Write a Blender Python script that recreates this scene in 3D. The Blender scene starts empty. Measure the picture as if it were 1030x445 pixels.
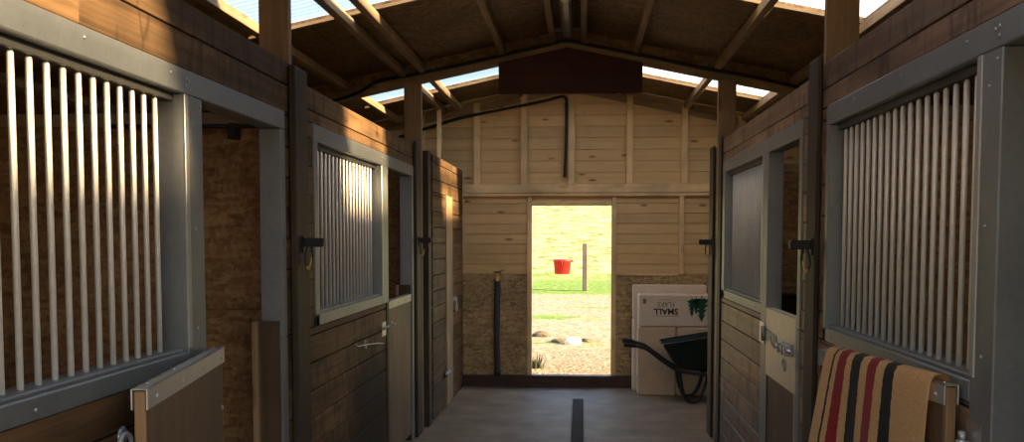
import bpy, bmesh, math, random
from mathutils import Matrix, Vector, Euler
random.seed(7)
scene = bpy.context.scene
COL = scene.collection
PI = math.pi
R = math.radians

# ------------------------------------------------------------------ camera, sky, sun, exposure
FPX = 950.0
cam_d = bpy.data.cameras.new('camera')
cam_d.sensor_fit = 'HORIZONTAL'
cam_d.sensor_width = 36.0
cam_d.lens = 36.0 * FPX / 1030.0
cam_d.shift_x = 0.0
cam_d.shift_y = (297.0 - 222.5) / 1030.0
cam_d.clip_end = 600
cam = bpy.data.objects.new('camera', cam_d)
COL.objects.link(cam)
cam.location = (0, 0, 1.69)
cam.rotation_euler = (R(90 - 3.4937), 0, R(4.2064))
scene.camera = cam

scene.view_settings.view_transform = 'Standard'
scene.view_settings.look = 'None'
scene.view_settings.gamma = 1.0
scene.view_settings.use_curve_mapping = False
scene.view_settings.exposure = 0.0
try:
    scene.cycles.use_denoising = True
    scene.cycles.max_bounces = 10
    scene.cycles.diffuse_bounces = 6
    scene.cycles.glossy_bounces = 4
    scene.cycles.transmission_bounces = 6
    scene.cycles.transparent_max_bounces = 10
    scene.cycles.sample_clamp_indirect = 6.0
except Exception:
    pass

world = bpy.data.worlds.new('sky')
scene.world = world
world.use_nodes = True
wn = world.node_tree.nodes
wl = world.node_tree.links
wn.clear()
sky = wn.new('ShaderNodeTexSky')
sky.sky_type = 'NISHITA'
sky.sun_disc = False
sky.sun_elevation = R(26)
sky.sun_rotation = R(100)
sky.air_density = 1.0
sky.dust_density = 1.2
sky.ozone_density = 1.0
bg = wn.new('ShaderNodeBackground')
bg.inputs['Strength'].default_value = 0.6
hs = wn.new('ShaderNodeHueSaturation')
hs.inputs['Saturation'].default_value = 0.9
wo = wn.new('ShaderNodeOutputWorld')
wl.new(sky.outputs[0], hs.inputs['Color'])
wl.new(hs.outputs[0], bg.inputs[0])
wl.new(bg.outputs[0], wo.inputs[0])

SUN_DIR = Vector((-1.0, 0.195, -0.365)).normalized()
sun_d = bpy.data.lights.new('sun', 'SUN')
sun_d.energy = 42.0
sun_d.color = (1.0, 0.67, 0.35)
sun_d.angle = R(4.0)
sun = bpy.data.objects.new('sun', sun_d)
COL.objects.link(sun)
sun.location = (30, -6, 12)
sun.rotation_euler = SUN_DIR.to_track_quat('-Z', 'Y').to_euler()

# ------------------------------------------------------------------ main dimensions (metres)
XL3 = -1.335                  # the tack room wall stands a little further into the aisle
XL, XR = -1.40, 1.11          # faces of the two stall fronts towards the aisle
RX = -0.13                    # ridge line
YB = 10.66                    # inner face of the end wall
YF = -1.2                     # front end of the building
OL, OR = -4.85, 4.6           # outer walls
SL = 0.21                    # roof slope
ANG = math.atan(SL)
def roof(x, base): return base - SL * abs(x - RX)
LIN = 3.468                   # underside of the lining at the ridge
RAF = 3.365                   # top of the rafters at the ridge
TRUSS_Y = (1.12, 4.66, 8.20)
SKX = {-1: -2.22, 1: 1.83}     # how far down each slope the translucent sheets reach
SKY_Y = ((1.58, 2.66), (5.12, 6.24), (8.46, 9.63))

# ------------------------------------------------------------------ node helpers / materials
def new_mat(name):
    m = bpy.data.materials.new(name)
    m.use_nodes = True
    nt = m.node_tree
    b = nt.nodes['Principled BSDF']
    return m, nt, b
def node(nt, t, **kw):
    n = nt.nodes.new(t)
    for k, v in kw.items():
        if k in n.inputs: n.inputs[k].default_value = v
        else: setattr(n, k, v)
    return n
def ramp(nt, fac, stops, interp='LINEAR'):
    r = nt.nodes.new('ShaderNodeValToRGB')
    r.color_ramp.interpolation = interp
    e = r.color_ramp.elements
    while len(e) > 1: e.remove(e[-1])
    e[0].position = stops[0][0]; e[0].color = (*stops[0][1], 1)
    for p, c in stops[1:]:
        x = e.new(p); x.color = (*c, 1)
    nt.links.new(fac, r.inputs[0])
    return r.outputs[0]
def mixc(nt, fac, a, b, mode='MIX'):
    n = nt.nodes.new('ShaderNodeMix'); n.data_type = 'RGBA'; n.blend_type = mode
    for s, v in ((n.inputs[0], fac), (n.inputs[6], a), (n.inputs[7], b)):
        if isinstance(v, (int, float)): s.default_value = v
        elif isinstance(v, tuple): s.default_value = (*v, 1)
        else: nt.links.new(v, s)
    return n.outputs[2]
def math_(nt, op, a, b=None, clamp=False):
    n = nt.nodes.new('ShaderNodeMath'); n.operation = op; n.use_clamp = clamp
    for s, v in zip(n.inputs, (a, b)):
        if v is None: continue
        if isinstance(v, (int, float)): s.default_value = v
        else: nt.links.new(v, s)
    return n.outputs[0]
def bump(nt, b, h, strength, dist=0.01):
    n = node(nt, 'ShaderNodeBump', Strength=strength, Distance=dist)
    nt.links.new(h, n.inputs['Height'])
    nt.links.new(n.outputs[0], b.inputs['Normal'])
def coords(nt, scale=(1, 1, 1), offset_random=0.0):
    tc = nt.nodes.new('ShaderNodeTexCoord')
    v = tc.outputs['Object']
    if offset_random:
        g = nt.nodes.new('ShaderNodeNewGeometry')
        mul = node(nt, 'ShaderNodeVectorMath', operation='MULTIPLY_ADD')
        cmb = nt.nodes.new('ShaderNodeCombineXYZ')
        for k in range(3): nt.links.new(g.outputs['Random Per Island'], cmb.inputs[k])
        nt.links.new(cmb.outputs[0], mul.inputs[0])
        mul.inputs[1].default_value = (offset_random, offset_random * 1.7, offset_random * 0.6)
        nt.links.new(v, mul.inputs[2])
        v = mul.outputs[0]
    mp = node(nt, 'ShaderNodeMapping'); mp.inputs['Scale'].default_value = scale
    nt.links.new(v, mp.inputs['Vector'])
    return mp.outputs[0]

def wood(name, dark, light, axis='Y', rough=0.6, knots=0.0, vary=0.35, fine=26.0, spec=0.3, streaks=0.0, dark_patch=None, blotch=1.0, kscale=1.0):
    m, nt, b = new_mat(name)
    sc = {'X': (0.9, fine, fine), 'Y': (fine, 0.9, fine), 'Z': (fine, fine, 0.9)}[axis]
    v = coords(nt, sc, 7.0)
    n1 = node(nt, 'ShaderNodeTexNoise', Scale=1.0, Detail=6.0, Roughness=0.62, Distortion=0.6)
    nt.links.new(v, n1.inputs['Vector'])
    base = ramp(nt, n1.outputs[0], [(0.28, dark), (0.72, light)])
    # broad blotches of weathering
    v2 = coords(nt, (1.6, 1.6, 1.6), 3.0)
    n2 = node(nt, 'ShaderNodeTexNoise', Scale=1.4, Detail=3.0, Roughness=0.6)
    nt.links.new(v2, n2.inputs['Vector'])
    blot = ramp(nt, n2.outputs[0], [(0.3, tuple(1 + (q - 1) * blotch for q in (0.62, 0.62, 0.64))), (0.7, tuple(1 + (q - 1) * blotch for q in (1.12, 1.08, 1.02)))])
    base = mixc(nt, 1.0, base, blot, 'MULTIPLY')
    g = nt.nodes.new('ShaderNodeNewGeometry')
    isl = ramp(nt, g.outputs['Random Per Island'], [(0.0, (1 - vary,) * 3), (0.5, (1, 1, 1)), (1.0, (1 + vary * 0.7, 1 + vary * 0.6, 1 + vary * 0.45))])
    base = mixc(nt, 1.0, base, isl, 'MULTIPLY')
    if knots:
        ks = {'X': (2.1, 7, 7), 'Y': (7, 2.1, 7), 'Z': (7, 7, 2.1)}[axis]
        v3 = coords(nt, tuple(q * kscale for q in ks), 11.0)
        vo = node(nt, 'ShaderNodeTexVoronoi', Scale=1.0)
        nt.links.new(v3, vo.inputs['Vector'])
        k = ramp(nt, vo.outputs['Distance'], [(0.0, (1, 1, 1)), (0.10, (0.85, 0.85, 0.85)), (0.17, (0, 0, 0))])
        kk = math_(nt, 'MULTIPLY', k, knots)
        base = mixc(nt, kk, base, (dark[0] * 0.32, dark[1] * 0.2, dark[2] * 0.14))
    if streaks:      # saw scorch across the boards
        v4 = coords(nt, (2.0, 6.5, 1.6), 5.0)
        n4 = node(nt, 'ShaderNodeTexNoise', Scale=1.0, Detail=2.5, Roughness=0.5, Distortion=0.4)
        nt.links.new(v4, n4.inputs['Vector'])
        s4 = ramp(nt, n4.outputs[0], [(0.53, (0, 0, 0)), (0.575, (1, 1, 1)), (0.62, (0, 0, 0))])
        base = mixc(nt, math_(nt, 'MULTIPLY', s4, streaks), base, tuple(x * 0.32 for x in dark))
    if dark_patch:        # soft-edged dark patch on the boards: y0, y1, top
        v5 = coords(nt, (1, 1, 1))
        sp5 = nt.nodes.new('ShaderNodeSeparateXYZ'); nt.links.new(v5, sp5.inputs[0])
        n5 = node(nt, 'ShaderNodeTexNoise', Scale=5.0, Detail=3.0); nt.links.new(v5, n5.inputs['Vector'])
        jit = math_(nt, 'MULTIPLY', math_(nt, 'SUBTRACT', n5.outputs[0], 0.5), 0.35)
        dy = math_(nt, 'ABSOLUTE', math_(nt, 'SUBTRACT', sp5.outputs['Y'], (dark_patch[0] + dark_patch[1]) / 2))
        my = math_(nt, 'MULTIPLY', math_(nt, 'ADD', math_(nt, 'SUBTRACT', (dark_patch[1] - dark_patch[0]) / 2, dy), jit), 2.8, True)
        mz = math_(nt, 'MULTIPLY', math_(nt, 'ADD', math_(nt, 'SUBTRACT', dark_patch[2], sp5.outputs['Z']), jit), 4.0, True)
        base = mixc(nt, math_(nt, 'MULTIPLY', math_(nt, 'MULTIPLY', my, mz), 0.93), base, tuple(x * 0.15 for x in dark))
    nt.links.new(base, b.inputs['Base Color'])
    b.inputs['Roughness'].default_value = rough
    b.inputs['Specular IOR Level'].default_value = spec
    bump(nt, b, n1.outputs[0], 0.25, 0.004)
    return m

def osb(name, tint=(1, 1, 1), contrast=1.0):
    m, nt, b = new_mat(name)
    v = coords(nt, (1, 1, 1))
    nz = node(nt, 'ShaderNodeTexNoise', Scale=5.0, Detail=2.0)
    nt.links.new(v, nz.inputs['Vector'])
    add = node(nt, 'ShaderNodeVectorMath', operation='MULTIPLY_ADD')
    nt.links.new(nz.outputs['Color'], add.inputs[0]); add.inputs[1].default_value = (0.05, 0.05, 0.05); nt.links.new(v, add.inputs[2])
    cols = []
    for rot, sc in (((0.3, 0.5, 0.4), (14, 44, 50)), ((0.9, 0.2, 1.3), (48, 16, 38))):
        mp = node(nt, 'ShaderNodeMapping'); mp.inputs['Rotation'].default_value = rot; mp.inputs['Scale'].default_value = sc
        nt.links.new(add.outputs[0], mp.inputs['Vector'])
        vo = node(nt, 'ShaderNodeTexVoronoi', Scale=1.0)
        nt.links.new(mp.outputs[0], vo.inputs['Vector'])
        sep = nt.nodes.new('ShaderNodeSeparateColor'); nt.links.new(vo.outputs['Color'], sep.inputs[0])
        cols.append(sep.outputs[0])
    f = math_(nt, 'ADD', math_(nt, 'MULTIPLY', cols[0], 0.55), math_(nt, 'MULTIPLY', cols[1], 0.45))
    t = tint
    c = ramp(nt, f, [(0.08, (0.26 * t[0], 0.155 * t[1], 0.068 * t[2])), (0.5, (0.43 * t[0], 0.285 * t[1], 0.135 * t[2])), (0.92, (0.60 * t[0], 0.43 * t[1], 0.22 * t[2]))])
    n2 = node(nt, 'ShaderNodeTexNoise', Scale=2.2, Detail=3.0)
    nt.links.new(v, n2.inputs['Vector'])
    bl = ramp(nt, n2.outputs[0], [(0.3, (0.72,) * 3), (0.7, (1.12,) * 3)])
    c = mixc(nt, 1.0, c, bl, 'MULTIPLY')
    nt.links.new(c, b.inputs['Base Color'])
    b.inputs['Roughness'].default_value = 0.62
    b.inputs['Specular IOR Level'].default_value = 0.3
    bump(nt, b, f, 0.25, 0.003)
    return m

def galv(name, col=(0.27, 0.29, 0.30), rough=0.42, metallic=0.66, spang=60.0):
    m, nt, b = new_mat(name)
    v = coords(nt, (1, 1, 1))
    vo = node(nt, 'ShaderNodeTexVoronoi', Scale=spang)
    nt.links.new(v, vo.inputs['Vector'])
    sep = nt.nodes.new('ShaderNodeSeparateColor'); nt.links.new(vo.outputs['Color'], sep.inputs[0])
    n = node(nt, 'ShaderNodeTexNoise', Scale=6.0, Detail=4.0, Roughness=0.6)
    nt.links.new(v, n.inputs['Vector'])
    f = math_(nt, 'ADD', math_(nt, 'MULTIPLY', sep.outputs[0], 0.22), math_(nt, 'MULTIPLY', n.outputs[0], 0.78))
    c = ramp(nt, f, [(0.25, tuple(x * 0.88 for x in col)), (0.75, tuple(min(1, x * 1.08) for x in col))])
    nt.links.new(c, b.inputs['Base Color'])
    r = math_(nt, 'ADD', math_(nt, 'MULTIPLY', f, 0.12), rough - 0.06)
    nt.links.new(r, b.inputs['Roughness'])
    b.inputs['Metallic'].default_value = metallic
    return m

def plain(name, col, rough=0.5, metallic=0.0, noise=0.18, scale=18.0, spec=0.4):
    m, nt, b = new_mat(name)
    v = coords(nt, (1, 1, 1))
    n = node(nt, 'ShaderNodeTexNoise', Scale=scale, Detail=4.0)
    nt.links.new(v, n.inputs['Vector'])
    c = ramp(nt, n.outputs[0], [(0.3, tuple(x * (1 - noise) for x in col)), (0.7, tuple(min(1, x * (1 + noise)) for x in col))])
    nt.links.new(c, b.inputs['Base Color'])
    b.inputs['Roughness'].default_value = rough
    b.inputs['Metallic'].default_value = metallic
    b.inputs['Specular IOR Level'].default_value = spec
    return m

M = {}
M['plank_left'] = wood('stained planks, left', (0.062, 0.039, 0.022), (0.225, 0.135, 0.066), 'Y', 0.58, 0.5, 0.3, spec=0.16, streaks=0.6, dark_patch=(5.5, 6.95, 1.05))
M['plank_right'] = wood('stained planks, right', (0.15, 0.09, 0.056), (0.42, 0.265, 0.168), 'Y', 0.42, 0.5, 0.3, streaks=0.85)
M['plank_pine'] = wood('pale pine boards', (0.57, 0.38, 0.175), (0.73, 0.52, 0.26), 'X', 0.6, 0.95, 0.12, blotch=0.35, kscale=1.35)
M['plank_outer'] = wood('outer cladding', (0.16, 0.10, 0.06), (0.30, 0.20, 0.12), 'Y', 0.7, 0.4, 0.3)
M['stud'] = wood('pale pine stud', (0.68, 0.49, 0.25), (0.82, 0.62, 0.35), 'Z', 0.6, 0.4, 0.1)
M['rail'] = wood('pale pine rail', (0.68, 0.49, 0.25), (0.82, 0.62, 0.35), 'X', 0.6, 0.4, 0.1)
M['post_pine'] = wood('brown timber post', (0.26, 0.165, 0.085), (0.44, 0.29, 0.155), 'Z', 0.6, 0.5, 0.1)
M['purlin'] = wood('pale purlin timber', (0.22, 0.15, 0.08), (0.38, 0.27, 0.15), 'Y', 0.6, 0.5, 0.12)
M['rafter'] = wood('rafter timber', (0.26, 0.18, 0.10), (0.42, 0.30, 0.17), 'X', 0.6, 0.4, 0.12)
M['dark_post'] = wood('dark stained post', (0.028, 0.020, 0.014), (0.08, 0.057, 0.04), 'Z', 0.55, 0.3, 0.15)
M['gusset'] = wood('dark red brown board', (0.05, 0.019, 0.012), (0.085, 0.032, 0.02), 'X', 0.7, 0.0, 0.1)
M['edge_pine'] = wood('door edge pine', (0.30, 0.2, 0.105), (0.48, 0.34, 0.19), 'Z', 0.6, 0.4, 0.1)
M['white_zinc'] = plain('white zinc', (0.75, 0.76, 0.78), 0.4, 0.3, 0.05)
M['kick'] = wood('brown kick board', (0.06, 0.036, 0.02), (0.12, 0.075, 0.042), 'Z', 0.55, 0.0, 0.1)
M['door_ply'] = wood('stable door board', (0.085, 0.053, 0.031), (0.16, 0.104, 0.062), 'Z', 0.5, 0.2, 0.1, fine=16)
M['door_tan'] = wood('tan stable door board', (0.15, 0.10, 0.058), (0.26, 0.18, 0.11), 'Z', 0.5, 0.2, 0.1, fine=16)
M['door_edge'] = wood('door edge timber', (0.2, 0.115, 0.055), (0.36, 0.22, 0.11), 'Z', 0.5, 0.0, 0.1)
M['sole_plate'] = wood('dark red sole plate', (0.045, 0.02, 0.014), (0.10, 0.048, 0.034), 'X', 0.55, 0.0, 0.1)
M['osb'] = osb('strand board')
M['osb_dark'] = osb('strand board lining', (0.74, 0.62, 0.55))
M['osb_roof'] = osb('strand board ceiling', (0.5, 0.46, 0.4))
M['galv'] = galv('galvanised sheet')
M['bar'] = galv('galvanised tube', (0.80, 0.78, 0.72), 0.42, 0.3, 70)
M['galv_bright'] = galv('bright galvanised plate', (0.5, 0.5, 0.48), 0.4, 0.7, 45)
M['warm_lit_sheet'] = galv('warm-lit metal sheet', (0.72, 0.66, 0.52), 0.42, 0.45, 40)  # cream colour holds the warm light falling on this galvanised sheet
M['channel'] = galv('recess shade under header', (0.07, 0.07, 0.068), 0.5, 0.5, 40)  # near-black colour holds the shade of the slot under the header
M['steel'] = galv('zinc fittings', (0.5, 0.51, 0.52), 0.32, 0.85, 90)
M['black'] = plain('black plastic', (0.012, 0.012, 0.013), 0.42)
M['cable'] = plain('black cable sheath', (0.010, 0.010, 0.011), 0.5)
M['lagging'] = plain('grey pipe lagging', (0.045, 0.045, 0.05), 0.8, 0, 0.3, 40)
M['brass'] = plain('brass', (0.6, 0.42, 0.16), 0.35, 0.9)
M['barrow'] = plain('dark green tray', (0.006, 0.018, 0.016), 0.4, 0, 0.15)
M['rubber'] = plain('black rubber', (0.014, 0.014, 0.014), 0.8)
M['card'] = plain('off white carton', (0.72, 0.58, 0.45), 0.75, 0, 0.06, 9)
M['kraft'] = plain('kraft carton', (0.62, 0.45, 0.30), 0.8, 0, 0.07, 9)
M['ink'] = plain('black print', (0.02, 0.02, 0.02), 0.7)
M['ink_grey'] = plain('grey print', (0.16, 0.145, 0.125), 0.7)
M['ink_green'] = plain('green print', (0.014, 0.075, 0.04), 0.7)
M['red'] = plain('red plastic', (0.52, 0.014, 0.012), 0.45)
M['wire'] = plain('fence wire', (0.2, 0.2, 0.19), 0.5, 0.8)
M['fence_post'] = wood('weathered fence post', (0.055, 0.053, 0.05), (0.12, 0.115, 0.105), 'Z', 0.8)
M['white_stone'] = plain('white stone', (0.85, 0.84, 0.82), 0.8)
M['clod'] = plain('dark turf clod', (0.09, 0.075, 0.05), 0.9, 0, 0.4)
M['lamp_body'] = plain('clear grey diffuser', (0.22, 0.21, 0.19), 0.25, 0, 0.06)
M['lamp_end'] = plain('cream lamp cap', (0.8, 0.72, 0.5), 0.4, 0, 0.05)
M['drain'] = plain('drain channel steel', (0.06, 0.057, 0.052), 0.85, 0.0, spec=0.15)
M['drain_edge'] = plain('drain edge', (0.30, 0.27, 0.23), 0.8, 0.0, spec=0.2)
M['weed'] = plain('dark weed', (0.05, 0.06, 0.025), 0.8, 0, 0.5)

# translucent corrugated roof sheet: part of the light passes, part is scattered
m = bpy.data.materials.new('translucent roof sheet'); m.use_nodes = True
nt = m.node_tree; nt.nodes.clear()
tr = node(nt, 'ShaderNodeBsdfTransparent'); tr.inputs[0].default_value = (0.86, 0.92, 0.95, 1)
tl = node(nt, 'ShaderNodeBsdfTranslucent'); tl.inputs[0].default_value = (0.66, 0.72, 0.76, 1)
gl = node(nt, 'ShaderNodeBsdfGlossy'); gl.inputs[1].default_value = 0.3
mx = nt.nodes.new('ShaderNodeMixShader'); mx.inputs[0].default_value = 0.36
nt.links.new(tr.outputs[0], mx.inputs[1]); nt.links.new(tl.outputs[0], mx.inputs[2])
mx2 = nt.nodes.new('ShaderNodeMixShader'); mx2.inputs[0].default_value = 0.04
nt.links.new(mx.outputs[0], mx2.inputs[1]); nt.links.new(gl.outputs[0], mx2.inputs[2])
out = nt.nodes.new('ShaderNodeOutputMaterial'); nt.links.new(mx2.outputs[0], out.inputs[0])
M['skylight'] = m

# concrete floor: brushed across the aisle, with a wet patch by the end wall
m, nt, b = new_mat('brushed concrete')
v = coords(nt, (1, 1, 1))
n1 = node(nt, 'ShaderNodeTexNoise', Scale=3.0, Detail=7.0, Roughness=0.65); nt.links.new(v, n1.inputs['Vector'])
vb = coords(nt, (1.3, 46.0, 1.0))
n2 = node(nt, 'ShaderNodeTexNoise', Scale=1.0, Detail=4.0, Roughness=0.6); nt.links.new(vb, n2.inputs['Vector'])
f = math_(nt, 'ADD', math_(nt, 'MULTIPLY', n1.outputs[0], 0.6), math_(nt, 'MULTIPLY', n2.outputs[0], 0.4))
c = ramp(nt, f, [(0.32, (0.135, 0.098, 0.064)), (0.5, (0.25, 0.192, 0.132)), (0.68, (0.38, 0.305, 0.22))])
sep = nt.nodes.new('ShaderNodeSeparateXYZ'); nt.links.new(v, sep.inputs[0])
vw = coords(nt, (3.0, 9.0, 1.0))
nw = node(nt, 'ShaderNodeTexNoise', Scale=1.0, Detail=4.0, Roughness=0.7); nt.links.new(vw, nw.inputs['Vector'])
d = math_(nt, 'ADD', math_(nt, 'MULTIPLY', math_(nt, 'SUBTRACT', sep.outputs['Y'], 10.33), 4.5), math_(nt, 'MULTIPLY', math_(nt, 'SUBTRACT', nw.outputs[0], 0.5), 4.2))
xm = math_(nt, 'MULTIPLY', math_(nt, 'SUBTRACT', 0.75, math_(nt, 'ABSOLUTE', math_(nt, 'ADD', sep.outputs['X'], 0.5))), 6.0, True)
wet = math_(nt, 'MULTIPLY', math_(nt, 'ADD', d, 0.3, True), xm, True)
c = mixc(nt, math_(nt, 'MULTIPLY', wet, 0.8), c, (0.05, 0.042, 0.036))
nt.links.new(c, b.inputs['Base Color'])
rr = math_(nt, 'SUBTRACT', 0.62, math_(nt, 'MULTIPLY', wet, 0.15))
nt.links.new(rr, b.inputs['Roughness'])
bump(nt, b, n2.outputs[0], 0.5, 0.004)
M['concrete'] = m

# ground beyond the door: straw and gravel, sandy dirt with green bands, then a grass hill
m, nt, b = new_mat('field')
v = coords(nt, (1, 1, 1))
sep = nt.nodes.new('ShaderNodeSeparateXYZ'); nt.links.new(v, sep.inputs[0])
yy = sep.outputs['Y']
na = node(nt, 'ShaderNodeTexNoise', Scale=0.55, Detail=5.0, Roughness=0.65); nt.links.new(coords(nt, (0.55, 1.5, 1)), na.inputs['Vector'])
nf = node(nt, 'ShaderNodeTexNoise', Scale=9.0, Detail=6.0, Roughness=0.7); nt.links.new(v, nf.inputs['Vector'])
ng = node(nt, 'ShaderNodeTexNoise', Scale=26.0, Detail=3.0, Roughness=0.7); nt.links.new(v, ng.inputs['Vector'])
nh = node(nt, 'ShaderNodeTexNoise', Scale=1.0, Detail=6.0, Roughness=0.75); nt.links.new(coords(nt, (1.6, 1.1, 1)), nh.inputs['Vector'])
grass = ramp(nt, nh.outputs[0], [(0.38, (0.11, 0.145, 0.04)), (0.49, (0.24, 0.27, 0.12)), (0.60, (0.37, 0.37, 0.23))])
green = ramp(nt, nf.outputs[0], [(0.36, (0.06, 0.14, 0.025)), (0.64, (0.18, 0.28, 0.07))])
dirt = ramp(nt, nf.outputs[0], [(0.36, (0.16, 0.125, 0.08)), (0.5, (0.27, 0.225, 0.155)), (0.64, (0.36, 0.32, 0.25))])
grav = ramp(nt, ng.outputs[0], [(0.38, (0.05, 0.038, 0.022)), (0.48, (0.20, 0.155, 0.085)), (0.58, (0.30, 0.26, 0.18)), (0.66, (0.5, 0.5, 0.47))])
j = math_(nt, 'MULTIPLY', math_(nt, 'SUBTRACT', na.outputs[0], 0.5), 9.0)
yj = math_(nt, 'ADD', yy, j)
def band(a, w):   # 0 below a, 1 above a + w
    return math_(nt, 'DIVIDE', math_(nt, 'SUBTRACT', yj, a), w, True)
c = mixc(nt, band(13.2, 1.0), grav, dirt)
gp = ramp(nt, na.outputs[0], [(0.54, (0, 0, 0)), (0.63, (1, 1, 1))])
c = mixc(nt, math_(nt, 'MULTIPLY', gp, band(13.5, 2.0)), c, green)
c = mixc(nt, band(23.0, 1.2), c, green)
c = mixc(nt, band(26.5, 4.0), c, grass)
c = mixc(nt, 1.0, c, (0.88, 0.89, 0.92), 'MULTIPLY')
nt.links.new(c, b.inputs['Base Color'])
b.inputs['Roughness'].default_value = 0.95
b.inputs['Specular IOR Level'].default_value = 0.1
bump(nt, b, nf.outputs[0], 0.6, 0.05)
M['field'] = m

# striped wool blanket: stripes follow the cloth (UV)
m, nt, b = new_mat('striped wool')
uvn = nt.nodes.new('ShaderNodeUVMap')
sp = nt.nodes.new('ShaderNodeSeparateXYZ'); nt.links.new(uvn.outputs[0], sp.inputs[0])
CA, BK, RD = (0.92, 0.60, 0.27), (0.012, 0.011, 0.011), (0.46, 0.022, 0.026)
nz = node(nt, 'ShaderNodeTexNoise', Scale=60.0, Detail=3.0); nt.links.new(coords(nt), nz.inputs['Vector'])
uu = math_(nt, 'ADD', sp.outputs[0], math_(nt, 'MULTIPLY', math_(nt, 'SUBTRACT', nz.outputs[0], 0.5), 0.016))
c = ramp(nt, uu, [(0.0, CA), (0.30, BK), (0.385, CA), (0.46, RD), (0.54, CA), (0.61, BK), (0.70, CA), (0.76, RD), (0.84, CA), (0.885, BK), (0.905, CA)], 'CONSTANT')
nz2 = node(nt, 'ShaderNodeTexNoise', Scale=240.0, Detail=3.0); nt.links.new(coords(nt), nz2.inputs['Vector'])
c = mixc(nt, 1.0, c, ramp(nt, nz2.outputs[0], [(0.3, (0.72,) * 3), (0.7, (1.15,) * 3)]), 'MULTIPLY')
nt.links.new(c, b.inputs['Base Color'])
b.inputs['Roughness'].default_value = 0.95
b.inputs['Specular IOR Level'].default_value = 0.1
b.inputs['Sheen Weight'].default_value = 0.3
bump(nt, b, nz2.outputs[0], 0.5, 0.003)
M['blanket'] = m

# ------------------------------------------------------------------ mesh helpers
WM = {}                                         # world matrices of the parents made so far
def wmat(o):
    return WM.get(o.name, Matrix.Identity(4)) if o else Matrix.Identity(4)

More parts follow.
